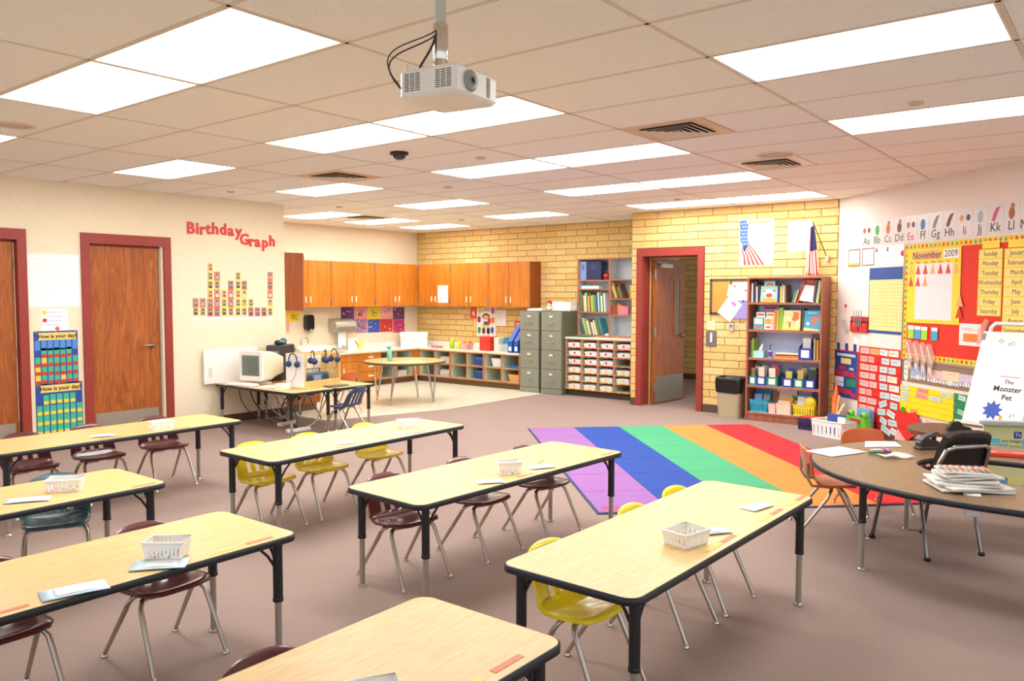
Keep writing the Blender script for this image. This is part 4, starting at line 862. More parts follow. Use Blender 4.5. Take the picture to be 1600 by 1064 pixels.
# birthday photo cards
cols = [92, 158, 227, 290, 355, 417, 483, 541, 602, 663, 723, 780]; pat = ['YR', 'YR', 'RRYYYY', 'RRRYR', 'YYY', 'YRRR', 'YYYYY', 'YYYR', 'RY', 'R', 'R', 'YYRRR']
MON = ['first', 'second', 'third', 'fourth', 'fifth', 'sixth', 'seventh', 'eighth', 'ninth', 'tenth', 'eleventh', 'last']
SH = ['3A3A44', 'E8E4E0', '4A7A5A', '5A6AA8', 'B04A44', 'C8A878']; protos = {}
for c, (cx, pt_) in enumerate(zip(cols, pat)):
    for r, b in enumerate(pt_):
        s, z = WL.at(290+cx/5.9125, 330+(930-82*r)/5.9125); k = (b, (c*3+r*2) % 6)
        lab = '%s bordered pupil photo card, %s up in the %s column of the birthday graph' % ('yellow' if b == 'Y' else 'red', ['lowest', 'second', 'third', 'fourth', 'fifth', 'sixth'][r], MON[c])
        if k not in protos:
            t = thing('photo_card', lab, 'photo card', (s, 8.839, z), 0, 'birthday graph photo cards')
            obj('border', G().box(-.036, -.003, -.055, .036, 0, .055), M('EFD96A' if b == 'Y' else 'D8605A', .6), t)
            ph = obj('photo', G().box(-.027, -.0042, -.035, .027, -.003, .045), M(['9A8A78', 'C4A88A', 'A89A90'][k[1] % 3], .5), t)
            obj('portrait', G().prism(ell(0, .012, .012, .016, 8), -.0058, -.0042, 0).prism([(-.02, -.034), (.02, -.034), (.014, -.006), (-.014, -.006)], -.0052, -.0042, 1).prism(ell(0, .022, .013, .009, 8), -.0064, -.0042, 2), [M('E0B090', .6), M(SH[k[1]], .6), M('3A2A20', .6)], ph)
            protos[k] = t
        else: dup(protos[k], (s, 8.839, z), 0, lab)
for c, cx in enumerate(cols):
    s, z = WL.at(290+cx/5.9125, 330+992/5.9125)
    o = solid('month_label', G().box(-.042, -.002, -.022, .042, 0, .022), M('F4F1F4', .7), 'white label strip under the %s column of the birthday graph' % MON[c], 'label', (s, 8.839, z), 0, 'labels of the birthday graph'); lines(o, .06, -.015, .015, 1, LTINK, None, .8, .002)
# ================================================================== COMPUTER TABLES
HT = .505
make_table('maple table against the left wall carrying a computer monitor', 1.53, .61, HT, (5.685, 8.035, 0), PI/2, (), None, .2)
make_table('maple table with the headphone rack standing on it', 1.53, .61, HT, (6.305, 8.035, 0), PI/2, (), None, .2)
zt = HT+.002
t = thing('desk_divider', 'white standing panel with outlet behind the cream monitor', 'panel', (5.60, 8.785, zt)); obj('panel', G().box(-.36, -.008, 0, .38, .012, .42, 0, .003), M('EFEDEC', .5), t); obj('outlet', G().box(-.3, -.014, .08, -.26, -.008, .2, 0, .002), M('D8D4CC', .5), t)
CRT = M('E6DCC4', .45); CRTW = M('EFEDE8', .45)
def crt(label, loc, rot, w=.36, h=.35, d=.38):
    t = thing('crt_monitor', label, 'monitor', loc, rot)
    obj('stand', G().lathe([(0, 0), (.12, 0), (.12, .012), (.07, .03), (.07, .045), (0, .045)], 18), CRTW, t)
    g = G(); secs = [(-.05, 1, 1, 0), (.09, .98, .98, 0), (.2, .8, .82, .005), (d-.02, .55, .6, -.01), (d, .5, .55, -.01)]; vs = []
    for y, kx, kz, dz in secs: vs += [(x*kx, y-.1, .05+h/2+(zz-h/2)*kz+dz) for x, zz in rrect(-w/2, 0, w/2, h, .03, 3)]
    n = len(rrect(0, 0, 1, 1, .1, 3)); g.add(vs, [tuple(reversed(range(n)))][::1]+[(r*n+i, r*n+(i+1) % n, (r+1)*n+(i+1) % n, (r+1)*n+i) for r in range(4) for i in range(n)]+[tuple(range(4*n, 5*n))], 0, True)
    obj('case', g, CRT, t)
    bz = obj('bezel', G().prism(rrect(-w/2, .05, w/2, .05+h, .03, 3), -.185, -.15).prism(rrect(-w/2, .05, w/2, .05+h, .03, 3), -.15, -.149), CRTW, t)
    obj('screen', G().sheet(lambda u, v: ((u-.5)*w*.76, -.184-.010*math.sin(PI*u)*math.sin(PI*v), .05+h*.17+v*h*.7), 8, 8, .004), M('6E7A74', .12), bz)
    obj('button', G().ball((w*.32, -.186, .05+h*.08), .008, 8), M('B8B4AC', .4), bz)
    return t
crt('cream computer monitor with dark screen facing the doors', (5.75, 8.36, zt), math.radians(-78))
crt('large white monitor turned away, its back toward the headphone rack', (6.36, 8.17, zt), math.radians(150), .40, .38, .42)
t = thing('computer_tower', 'black computer tower standing behind the monitors', 'computer', (6.22, 8.63, zt), math.radians(-60)); obj('case', G().box(-.1, -.2, 0, .1, .2, .44, 0, .006), M('2A2A2C', .4), t); obj('front_panel', G().box(-.098, -.212, .005, .098, -.2, .435, 0, .005), M('3C3C40', .35), t); obj('drive_slot', G().box(-.07, -.215, .34, .07, -.212, .37), M('8A8A8C', .4), t); obj('power_button', G().prism(ell(0, .26, .015, .015, 10), -.216, -.212), M('B8B8BA', .3, .6), t)
t = thing('video_camera', 'small teal and black gadget lying on the computer tower', 'gadget', (6.22, 8.62, zt+.441), math.radians(25)); obj('body', G().box(-.1, -.04, 0, .09, .04, .06, 0, .02), M('1F4A50', .4), t); obj('grip', G().ball((.06, 0, .05), .045, 12, 0, (1.2, .9, .7)), M('22606A', .35), t); obj('lens', G().tube([(-.1, 0, .03), (-.125, 0, .03)], .025, 10), BLACK, t); obj('knob', G().ball((.0, -.04, .03), .018, 8), M('8A9A9A', .3), t)
t = thing('keyboard', 'white keyboard among papers in front of the cream monitor', 'keyboard', (5.47, 8.36, zt), math.radians(-80)); obj('base', G().box(-.21, -.075, 0, .21, .075, .022, 0, .006), M('EDEAE4', .5), t)
gk = G()
for r in range(5):
    for c in range(15): gk.box(-.195+c*.026, -.062+r*.025, .022, -.173+c*.026, -.041+r*.025, .03)
tag(obj('keys', gk, M('F4F2EE', .5), t), kind='stuff')
sheetpaper('paper_sheet', 'loose white paper beside the keyboard on the computer table', 'paper', 5.60, 7.98, zt, .28, .21, .5, 'F2F0EE', None, .006)
t = thing('tissue_box', 'small white carton on the computer table edge', 'carton', (5.54, 7.66, zt), .3); obj('carton', G().box(-.09, -.05, 0, .09, .05, .065, 0, .003), M('F3F0EC', .6), t); obj('flap', G().box(-.09, -.05, .065, .0, .05, .068), M('E8E4DE', .6), t)
# headphone rack
BIRCH = wood('birch_ply', 'EFCF94', 'E8C283', 'DDB472', 4, (4, 4, 1), .5, 1)
rk = thing('headphone_rack', 'birch plywood rack with white side panel holding headphones and stereo', 'rack', (5.70, 7.47, zt), math.radians(8))
obj('floor_board', G().box(-.01, -.01, 0, .60, .30, .016), BIRCH, rk); obj('side_panel', G().box(0, 0, .016, .016, .29, .40), M('F1EEF0', .5), rk, label='white painted side panel'); obj('side_panel', G().box(.575, 0, .016, .591, .29, .40), BIRCH, rk)
obj('front_edge', G().box(-.001, -.006, .016, .018, 0, .40).box(.573, -.006, .016, .592, 0, .40), BIRCH, rk); obj('top_rail', G().box(.016, 0, .38, .575, .03, .40), BIRCH, rk); obj('back_rail', G().box(.016, .26, .36, .575, .29, .40), BIRCH, rk); obj('lip', G().box(.016, 0, .016, .575, .012, .085), BIRCH, rk)
def headphones(label, loc, rot, tilt=0, cordp=None):
    t = thing('headphones', label, 'headphones', loc, (0, tilt, rot))
    obj('headband', G().tube([(.062*math.cos(a), 0, .062*math.sin(a)*1.1-.062) for a in [PI*k/12 for k in range(13)]], .007, 6), BLACK, t)
    for sx in (-1, 1):
        e = obj('ear_cup', G().lathe([(0, 0), (.034, .004), (.038, .014), (.036, .03), (0, .03)], 14, 0, Matrix.Translation((sx*.048, 0, -.115)) @ Matrix.Rotation(sx*PI/2, 4, 'Y')), M('20345E', .4), t)
        obj('yoke', G().tube([(sx*.062, 0, -.06), (sx*.066, 0, -.09), (sx*.06, 0, -.11)], .006, 6), M('24407A', .4), e)
    obj('cord', G().tube(cordp or [(-.055, 0, -.14), (-.05, .005, -.2), (-.02, .01, -.23), (.03, .01, -.22)], .0025, 5), BLACK, t)
    return t
RK = Matrix.Translation((5.70, 7.47, zt)) @ Matrix.Rotation(math.radians(8), 4, 'Z')
rp = lambda x, y, z: tuple(RK @ Vector((x, y, z)))
headphones('blue headphones hung on the white side panel of the rack', rp(-.05, .13, .40), math.radians(98), 0, [(-.055, 0, -.14), (-.03, -.01, -.24), (.03, -.02, -.30), (.09, -.03, -.36), (.12, -.04, -.37)])
headphones('black headphones hanging beside the white panel inside the rack', rp(.12, -.012, .43), math.radians(70)); headphones('blue black headphones hanging above the stereo in the rack', rp(.33, -.012, .43), math.radians(60)); headphones('dark headphones hung against the birch end of the rack', rp(.48, -.012, .43), math.radians(85))
t = thing('stereo', 'blue grey portable stereo inside the headphone rack', 'stereo', rp(.28, .15, .017), math.radians(8)); obj('body', G().prism(rrect(-.2, 0, .2, .15, .045, 4), -.08, .08), M('5A7286', .4), t)
for sx in (-1, 1): obj('speaker', G().prism(ell(sx*.13, .075, .052, .05, 16), -.086, -.08), M('34424E', .6), t)
obj('deck', G().box(-.06, -.086, .03, .06, -.08, .12, 0, .003), M('8FA2B2', .4), t); obj('carry_handle', G().tube([(-.12, 0, .14), (-.12, 0, .19), (.12, 0, .19), (.12, 0, .14)], .008, 6), M('4A5E70', .4), t)
solid('notebook', G().box(-.14, -.06, 0, .14, .06, .012, 0, .002), M('5A5A58', .5), 'thin grey notebook on the table in front of the rack', 'notebook', rp(.42, -.10, .001), math.radians(-4))
# cables and power strips
CABL = [[(5.9, 8.6, .465), (5.85, 8.5, .3), (5.95, 8.45, .1), (6.1, 8.3, .02)], [(6.0, 8.65, .465), (6.1, 8.5, .25), (6.0, 8.3, .08), (6.15, 8.1, .02)], [(5.8, 8.7, .465), (5.75, 8.6, .2), (5.85, 8.4, .05), (6.0, 8.15, .02)], [(6.12, 8.62, .465), (6.15, 8.55, .28), (6.0, 8.5, .12), (6.08, 8.35, .02)], [(5.95, 8.5, .465), (6.05, 8.35, .33), (6.2, 8.4, .15), (6.05, 8.25, .02)], [(5.7, 8.75, .46), (5.62, 8.7, .25), (5.75, 8.6, .05), (5.9, 8.35, .02)], [(6.2, 7.7, .46), (6.1, 7.75, .25), (6.15, 7.7, .06), (5.95, 7.75, .02)]]
def bez(p, n=14):
    p = [Vector(q) for q in p]; return [p[0]*(1-t)**3+p[1]*3*t*(1-t)**2+p[2]*3*t*t*(1-t)+p[3]*t**3 for t in [k/n for k in range(n+1)]]
for k, c in enumerate(CABL): solid('cable', G().tube(bez(c), .006 if k % 2 else .008, 6), M(['C8C8CC', '9AA6B4', '3A3A3C'][k % 3], .5), '%s cable dangling behind the computer table to the floor' % ['pale grey', 'bluish', 'black'][k % 3], 'cable', group='cables under the computer tables')
for l, p, r, c in (('long white power strip on the carpet under the computer table', (5.93, 8.13, 0), .3, 'E6E4E2'), ('short white power strip nearest the yellow chairs', (5.72, 7.62, 0), -.1, 'EAE8E6')):
    t = thing('power_strip', l, 'power strip', p, r); obj('case', G().box(-.15, -.035, 0, .15, .035, .045, 0, .01), M(c, .5), t)
    for k in range(4): obj('socket', G().prism(ell(-.1+.065*k, 0, .02, .02, 8), .045, .047, 0, 'xy'), M('BDBBB8', .5), t)
    obj('plug', G().box(-.06, -.02, .047, -.02, .02, .085, 0, .006), M('2A2A2C', .5), t)
# ================================================================== DOOR WALL
BO = .0115
def onw(name, box, c, label, cat, th=.002, tilt=0): return wallcard(name, WD, box, M(c, .6), label, cat, th, BO, None, None, tilt)
FLR, FLB = M('D2463E', .6), M('2F63B0', .6)
o, w, h = onw('poster', (1157, 344, 1209, 414), 'F1F6FA', 'white pledge poster with a draped American flag down its side', 'poster')
obj('printed_canton', G().prism([(-w*.5, h*.98), (-w*.34, h*.99), (-w*.24, h*.9), (-w*.27, h*.62), (-w*.22, h*.47), (-w*.36, h*.30), (-w*.48, h*.55)], -.0035, -.002), FLB, o)
g = G()
for r in range(7):
    for c in range(3): g.prism(star(-w*.43+c*w*.075+(r % 2)*w*.03, h*(.92-.075*r), .013), -.0048, -.0034)
tag(obj('printed_stars', g, WHITE, o), kind='stuff')
for k in range(5):
    f0, f1 = k/5, k/5+.11; A_ = lambda q: (-w*(.21+.28*q), h*(.47-.10*q)); B_ = lambda q: (w*(.24-.66*q), .004); C_ = lambda q: (-w*(.03+.40*q), h*(.30-.06*q))
    obj('printed_stripe', G().prism([A_(f0), C_(f0), B_(f0), B_(f1), C_(f1), A_(f1)], -.0035, -.002), FLR, o)
lines(o, w*.6, h*.4, h*.86, 8, M('C4CBDA', .8), -w*.14, .85, .002, tk=.25); obj('printed_title', G().box(-w*.30, -.0035, h*.9, w*.40, -.002, h*.95), M('F0CF70', .6), o)
o, w, h = onw('poster', (1232, 346, 1269, 392), 'F6F4EE', 'pale poster with faint yellow lettering beside the hanging flag', 'poster')
lines(o, w, h*.1, h*.9, 5, M('EEE2B4', .8), None, .7, .002, tk=.4)
# flag on a short pole
s0, z0 = WD.at(1294.5, 402)
f = thing('flag', 'small American flag drooping from a wall bracket in the corner', 'flag', WD.pt(s0, z0, BO), WD.a)
obj('bracket', G().box(-.02, -.05, -.05, .02, 0, .02, 0, .004), M('C9BBA0', .4, .4), f)
obj('pole', G().tube([(0, -.03, -.02), (-.05, -.10, .16), (-.13, -.2, .42)], .006, 6), M('6A4A2A', .5), f); obj('finial', G().ball((-.133, -.204, .43), .012, 8), M('D8B04A', .3, .8), f)
NS = 11
def flagf(u, v):
    wv = .018*math.sin(u*13+v*2); x = -.135-.10*(1-u)*(.35+.65*v)+.05*u*v; return (x+.02*v, -.19+wv+.05*u, .40-.60*v-.03*math.sin(u*3))
gf = G(); tmp = G().sheet(flagf, 11, 14, .002)
gf.v, gf.f, gf.sm = tmp.v, tmp.f, tmp.sm; gf.m = []
for fc in gf.f:
    ids = [i % (12*15) for i in fc[:4]]; iu = min(i//15 for i in ids); iv = min(i % 15 for i in ids); gf.m.append(2 if (iv < 7 and iu > 3) else (0 if iu % 2 else 1))
cl = obj('cloth', gf, [FLR, WHITE, M('2A3A6E', .7)], f)
# cork board and papers
o, w, h = onw('cork_board', (1112, 437, 1176, 491), 'C98F3E', 'cork notice board in a dark frame between door and bookcase', 'board', .012)
obj('frame', G().box(-w/2-.01, -.018, -.01, w/2+.01, 0, .02).box(-w/2-.01, -.018, h-.02, w/2+.01, 0, h+.01).box(-w/2-.01, -.018, 0, -w/2+.02, 0, h).box(w/2-.02, -.018, 0, w/2+.01, 0, h).box(-.012, -.0165, .02, .012, -.011, h-.02), M('4A4438', .5), o)
PB = WD.off(.033)
def pin(name, box, c, label, cat, tilt=0, k=0): return wallcard(name, WD.off(.0315+.002*k), box, M(c, .7), label, cat, .0012, 0, None, None, tilt)
pin('pinned_paper', (1144, 441, 1170, 470), 'F5F3F6', 'white sheet pinned flat on the cork board', 'paper', 0, 0)
pin('pinned_paper', (1136, 446, 1156, 464), 'F8F6F4', 'small tilted white card pinned at the board middle', 'paper', .15, 1)
pin('pinned_paper', (1145, 471, 1170, 498), '9A94DA', 'lilac sheet with pink lower edge pinned on the board', 'paper', 0, 0)
o, w, h = pin('pinned_paper', (1119, 462, 1143, 496), 'F6F3EE', 'large white paper hung as a diamond across the board edge', 'paper', .62, 2); obj('pink_stamp', G().box(-w*.1, -.0025, h*.72, w*.2, -.0012, h*.86), M('D870B0', .6), o)
for x, y, c, l in ((1150, 447, 'E0522C', 'orange red'), (1167, 454, 'CC2A2E', 'red'), (1163, 470, '2A3AA8', 'blue')):
    s, z = WD.at(x, y); solid('push_pin', G().ball((0, -.006, 0), .013, 8), M(c, .4), '%s push pin holding paper on the cork board' % l, 'pin', WD.pt(s, z, .037), WD.a, 'pins on the cork board')
s, z = WD.at(1112, 508.5); t = thing('light_switch', 'cream double light switch plate beside the door frame', 'switch', WD.pt(s, z, BO), WD.a); obj('plate', G().box(-.06, -.006, -.06, .06, 0, .06, 0, .003), M('E6D9B4', .5), t)
for x in (-.022, .022): obj('toggle', G().box(x-.006, -.018, -.012, x+.006, -.006, .014, 0, .002), M('F0E6C8', .4), t)
o, w, h = onw('room_sign', (1104, 516.5, 1120, 542), '6B6460', 'dark grey door sign with a white figure one', 'sign', .006); words(o, '1', .17, WHITE, 0, h*.55, -.0075, .006)
s, z = WD.at(1144, 511); t = thing('thermostat', 'small silver thermostat box on brick below the board', 'thermostat', WD.pt(s, z, BO), WD.a); obj('case', G().box(-.035, -.025, -.055, .035, 0, .055, 0, .004), M('BDB8B4', .4), t); obj('dial', G().prism(ell(0, .015, .018, .018, 12), -.03, -.025), M('6A6662', .4), t)
for x, l in ((1153, 'tan blank wall plate beside the thermostat'), (1166.5, 'pale wall plate next to the bookcase side')):
    s, z = WD.at(x, 510); o = solid('wall_plate', G().box(-.028, -.006, -.05, .028, 0, .05, 0, .002), M('DCC9A4', .5), l, 'wall plate', WD.pt(s, z, BO), WD.a); obj('slot', G().box(-.01, -.008, -.03, .01, -.006, .03), M('C4B08A', .5), o)
# waste bin
t = thing('waste_bin', 'beige plastic waste bin with a black liner beside the bookcase', 'bin', (9.93, 4.14, 0), -PI/2)
def frus(w0, d0, w1, d1, z0, z1, r, inner=False):
    g = G(); a, b = rrect(-w0/2, -d0/2, w0/2, d0/2, r, 4), rrect(-w1/2, -d1/2, w1/2, d1/2, r, 4); n = len(a)
    g.add([(x, y, z0) for x, y in a]+[(x, y, z1) for x, y in b], [(i, (i+1) % n, n+(i+1) % n, n+i) for i in range(n)], 0, True); g.add([(x, y, z0) for x, y in a], [tuple(reversed(range(n)))]); return g
obj('bin_body', frus(.29, .24, .34, .29, 0, .50, .05), M('AFA488', .5), t)
n = 28; g = G(); vs = []
for r, (k, z) in enumerate(((1.0, .33), (1.03, .40), (1.05, .50), (1.03, .525), (.92, .52), (.88, .44))):
    for (x, y) in rrect(-.17*k, -.145*k, .17*k, .145*k, .05, 6): vs.append((x+random.uniform(-.006, .006), y+random.uniform(-.006, .006), z+random.uniform(-.008, .008)))
g.add(vs, [(r*n+i, r*n+(i+1) % n, (r+1)*n+(i+1) % n, (r+1)*n+i) for r in range(5) for i in range(n)], 0, True); g.add(vs[-n:], [tuple(range(n))])
obj('liner', g, M('141416', .25), t)
# ================================================================== BOOKCASE
BX, BY0, BW, BD = 9.80, 3.905, .93, .33
WB_ = Plane((BX, BY0), -PI/2)
zz_ = [WB_.at(1225, y)[1] for y in (436, 474.5, 518, 563, 607, 650)]
BACK = M('C6D6F8', .6)
bc = thing('bookcase', 'cherry wood five shelf bookcase with pale blue back', 'bookcase', (BX, BY0, 0), -PI/2)
HB_ = zz_[0]+.03
obj('back_panel', G().box(.01, BD-.02, .05, BW-.01, BD-.01, HB_-.02), BACK, bc)
for x in (0, BW-.022): obj('side_panel', G().box(x, 0, 0, x+.022, BD-.01, HB_, 0, .002), SHELFWOOD, bc)
obj('top_panel', G().box(.022, 0, HB_-.025, BW-.022, BD-.01, HB_, 0, .002), SHELFWOOD, bc)
SZ = zz_[1:]
for z in SZ: obj('shelf', G().box(.022, .004, z-.012, BW-.022, BD-.02, z+.012).box(.022, 0, z-.013, BW-.022, .004, z+.013, 1), [M('D2C4C8', .5), SHELFWOOD], bc)
obj('plinth', G().box(.022, .015, 0, BW-.022, .035, SZ[4]-.012), SHELFWOOD, bc)
WBI = WB_.off(-.05)
def sx_(x, out=0): return WB_.off(-.05).at(x, 520)[0]
def base(k, out=-.05): return WB_.pt(0, SZ[k]+.0135, out)
def bk1(c, x0, x1, k, h, what, lean=0): book('%s %s' % (c if len(c) < 7 else '', what), base(k), WB_.a, sx_(x0), max(.008, sx_(x1)-sx_(x0)-.001), h, .18, c, lean, 'books in the bookcase')
for (c, x0, x1, h) in (('white', 1173, 1175.5, .24), ('navy', 1175.5, 1178.5, .26), ('brown', 1179, 1180.5, .26), ('white', 1180.5, 1182.5, .2), ('black', 1183, 1187, .22)): bk1(c, x0, x1, 0, h, 'book spine at the left of the top bookcase shelf')
for (c, x0, x1, h) in (('navy', 1214.5, 1217.5, .23), ('yellow', 1217.5, 1220, .2), ('grey', 1220, 1222, .23), ('cream', 1222, 1224.5, .21), ('brown', 1224.5, 1227, .22)): bk1(c, x0, x1, 0, h, 'book spine amid the top bookcase shelf')
for (c, x0, x1, h) in (('green', 1236, 1238, .15), ('cream', 1239, 1241, .16), ('red', 1244, 1246.5, .28)): bk1(c, x0, x1, 0, h, 'book leaning right on the top bookcase shelf', .3)
for (c, x0, x1, h) in (('brown', 1268, 1270.5, .27), ('navy', 1271, 1273, .27), ('cream', 1273.5, 1276, .27), ('lime', 1276, 1278, .25)): bk1(c, x0, x1, 0, h, 'book leaning at the right of the top bookcase shelf', .12)
for (c, x0, x1, h) in (('orange', 1209.5, 1212.5, .25), ('yellow', 1213, 1216, .25), ('lime', 1216.5, 1219, .27), ('lime', 1219, 1223, .28)): bk1(c, x0, x1, 1, h, 'thin picture book on the second bookcase shelf')
for (c, x0, x1, h) in (('black', 1250.5, 1252.5, .27), ('brown', 1253, 1255, .26)): bk1(c, x0, x1, 1, h, 'book standing between the two faced picture books')
for (c, x0, x1, h) in (('green', 1173, 1175, .22), ('lime', 1175.5, 1178, .24)): bk1(c, x0, x1, 2, h, 'book beside the tissue box on the third shelf')
for (c, x0, x1, h) in (('cream', 1272, 1274, .26), ('brown', 1274.5, 1276.5, .26), ('yellow', 1277, 1279, .25)): bk1(c, x0, x1, 2, h, 'folder at the right end of the third shelf')
def faced(label, k, x0, x1, h, cover, shapes, out=-.035, lean=-.12, name='picture_book', dz=0):
    a, b = sx_(x0), sx_(x1); w = b-a; p = WB_.pt((a+b)/2, SZ[k]+.0165+dz, out)
    R3 = Matrix.Rotation(WB_.a, 3, 'Z') @ Matrix.Rotation(lean, 3, 'X')
    t = thing(name, label, 'book', p, R3.to_euler()); obj('cover', G().box(-w/2, 0, 0, w/2, .003, h).box(-w/2, .015, 0, w/2, .018, h).box(-w/2, .003, 0, -w/2+.003, .015, h), M(cover, .45), t); obj('pages', G().box(-w/2+.003, .003, .003, w/2-.004, .015, h-.003), PAGES, t)
    for q, (pol, c) in enumerate(shapes): obj('printed_shape', G().prism([(x*w, z*h) for x, z in pol], -.0012-.0004*q, 0), M(c, .5), t)
    return t
E_ = ell
faced('cream picture book with an orange creature standing at the back', 0, 1189.5, 1206, .27, 'E6DCC4', [(E_(0, .72, .36, .16), 'C8662C'), (E_(0, .75, .2, .1), 'E8A03C')], -.1)
faced('turquoise picture book with red fox over an orange hill', 0, 1187.5, 1213.5, .205, '8FD0DE', [([(-.5, 0), (.5, 0), (.5, .16), (.2, .26), (-.2, .26), (-.5, .14)], 'F0A03C'), (E_(0, .58, .32, .2), 'EDE8D8'), (E_(.02, .42, .2, .13), 'D8402C'), (E_(-.3, .66, .1, .1), 'E8A04A'), (E_(.3, .7, .1, .06), 'C8603A')])
t = thing('clipboard', 'red clipboard with a white printed sheet on the top shelf', 'clipboard', WB_.pt(sx_(1259), SZ[0]+.027, -.05), (Matrix.Rotation(WB_.a, 3, 'Z') @ Matrix.Rotation(.12, 3, 'Y') @ Matrix.Rotation(-.1, 3, 'X')).to_euler())
obj('board', G().box(-.09, 0, 0, .09, .006, .28), M('7A3A30', .5), t); sh0 = obj('sheet', G().box(-.085, -.002, .002, .08, 0, .2), PAPER, t); lines(t, .15, .02, .19, 8, LTINK, None, .9, .002); obj('clip', G().box(-.05, -.006, .23, .05, 0, .275, 0, .003), M('C02A24', .4), t)
faced('grey blue story box lid with a red ribbon banner on the second shelf', 1, 1181, 1212, .30, '8FA6C4', [([(-.3, .84), (.42, .84), (.36, .89), (.42, .95), (-.3, .95), (-.24, .89)], 'C82A4A')], -.16, 0)
CB = [(1178, 1193.5, 0, .15, '4FB0A0', 'F0ECE0'), (1195, 1207, 0, .15, 'E8E2D2', 'D8A04A'), (1181, 1194, .075, .2, 'F2EEE4', 'C84A50'), (1197, 1209, .08, .2, 'EFE8D8', 'E0702C')]
for k, (x0, x1, z0, h, c, c2) in enumerate(CB[:2]): faced(['teal edged card box on the second shelf', 'cream card box with orange print on the second shelf'][k], 1, x0, x1, h, c, [([(-.4, .45), (.4, .45), (.4, .9), (-.4, .9)], c2), (E_(0, .2, .35, .1), 'D85A8A')], -.03, 0, 'card_box')
for k, (x0, x1, z0, h, c, c2) in enumerate(CB[2:]): faced(['white card box with red stripe behind the teal one', 'white card box with orange stripe behind the cream one'][k], 1, x0, x1, .215, c, [([(-.4, .8), (.4, .8), (.4, .92), (-.4, .92)], c2)], -.055, 0, 'card_box')
faced('yellow picture book with an orange dinosaur on the second shelf', 1, 1223.5, 1250, .245, 'F3E3A4', [([(-.5, 0), (.5, 0), (.5, .12), (-.5, .18)], 'D8DC5A'), ([(-.02, .5), (.1, .8), (.08, .95), (.4, .9), (.42, .55), (.2, .45)], 'E8743A'), (E_(.1, .32, .2, .14), 'EFC8A8'), (E_(-.25, .38, .13, .12), 'F0C83C'), ([(-.15, .15), (-.05, .15), (-.05, .42), (-.15, .42)], 'D8502C')])
faced('blue picture book with an orange monkey leaping on the second shelf', 1, 1256, 1281, .245, '3F9CC4', [([(-.5, 0), (.5, 0), (.5, .05), (-.5, .16)], 'EFD88A'), (E_(.15, .55, .2, .16), 'D8764A'), ([(.1, .45), (.25, .5), (.2, .2), (.12, .22)], 'D8764A'), (E_(.42, .7, .09, .07), 'D8663A'), (E_(-.25, .35, .1, .08), 'E8F0F0'), ([(-.3, .84), (.3, .84), (.3, .92), (-.3, .92)], '8FCFE0')])
# shelf three
t = thing('tissue_box', 'pale turquoise tissue box with a tissue pulled up', 'tissue box', WB_.pt(sx_(1186), SZ[2]+.0135, -.10), WB_.a); obj('carton', G().box(-.065, -.06, 0, .065, .06, .085, 0, .003), M('A8DCE0', .6), t); obj('tissue', G().sheet(lambda u, v: ((u-.5)*.06*(1-v*.6)+.03*v, .01*math.sin(u*6), .085+.085*v), 6, 5, .002), PAPER, t)
t = bottle('pump_bottle', 'purple labelled hand sanitiser pump bottle on the third shelf', WB_.pt(sx_(1201.5), SZ[2]+.0135, -.10), .026, .12, 'D9CFEA', '8A5AA8'); obj('pump', G().tube([(0, 0, .11), (0, 0, .165), (-.01, -.03, .165)], .006, 6), M('7A4E9A', .4), t); obj('label_wrap', G().lathe([(.0265, .02), (.0265, .08)], 14, 0, None, (0, 0, 0), False), M('6A4A9A', .5), t)
for k, (c, th) in enumerate((('E89A3C', .022), ('E0702C', .02), ('3A2A22', .012), ('F2EEE0', .02))):
    solid('flat_book', G().box(-.15, -.1, 0, .15, .1, th, 0, .002), M(c, .5), '%s book lying flat in the stack on the third shelf' % ['amber', 'orange', 'dark brown', 'white'][k], 'book', WB_.pt(sx_(1230)+.004*k, SZ[2]+.0135+[0, .0225, .043, .0555][k], -.14), WB_.a+.03*k)
def bookbin(label, x0, x1, k, h, c, cont, out=-.03, depth=.24, name='book_bin'):
    a, b = sx_(x0), sx_(x1); w = b-a; p = WB_.pt((a+b)/2, SZ[k]+.0135, out); t = thing(name, label, 'book bin', p, WB_.a)
    g = G().box(-w/2, 0, 0, w/2, .004, h*.72).box(-w/2, depth-.004, 0, w/2, depth, h).box(-w/2, .004, 0, w/2, depth-.004, .004)
    for x in (-w/2, w/2-.004): g.add([(x+q, y, z) for q in (0, .004) for y, z in ((.004, .004), (.004, h*.72), (depth*.6, h), (depth-.004, h), (depth-.004, .004))], [(0, 1, 2, 3, 4), (9, 8, 7, 6, 5), (0, 5, 6, 1), (1, 6, 7, 2), (2, 7, 8, 3), (3, 8, 9, 4), (4, 9, 5, 0)])
    obj('bin_shell', g, M(c, .4), t); obj('label_card', G().box(-w*.3, -.0015, h*.14, w*.3, 0, h*.6), PAPER, t)
    n = len(cont)
    for i, cc in enumerate(cont):
        y = .03+i*(depth-.07)/n; hh = h*random.uniform(1.25, 1.75)
        solid('thin_book', G().box(-w*.3, 0, .012, w*.3, .012, hh, 0, .001), M(cc, .6), '%s booklet filed in the %s' % (['worn', 'thin', 'slim', 'bent'][i % 4], label.split(' with')[0]), 'booklet', p+Matrix.Rotation(WB_.a, 3, 'Z') @ Vector((random.uniform(-.006, .006), y, 0)), (Matrix.Rotation(WB_.a, 3, 'Z') @ Matrix.Rotation(-.06, 3, 'X') @ Matrix.Rotation(random.uniform(-.06, .06), 3, 'Y')).to_euler(), 'booklets in the book bins')
BG, BB = '1F8A72', '2440A8'
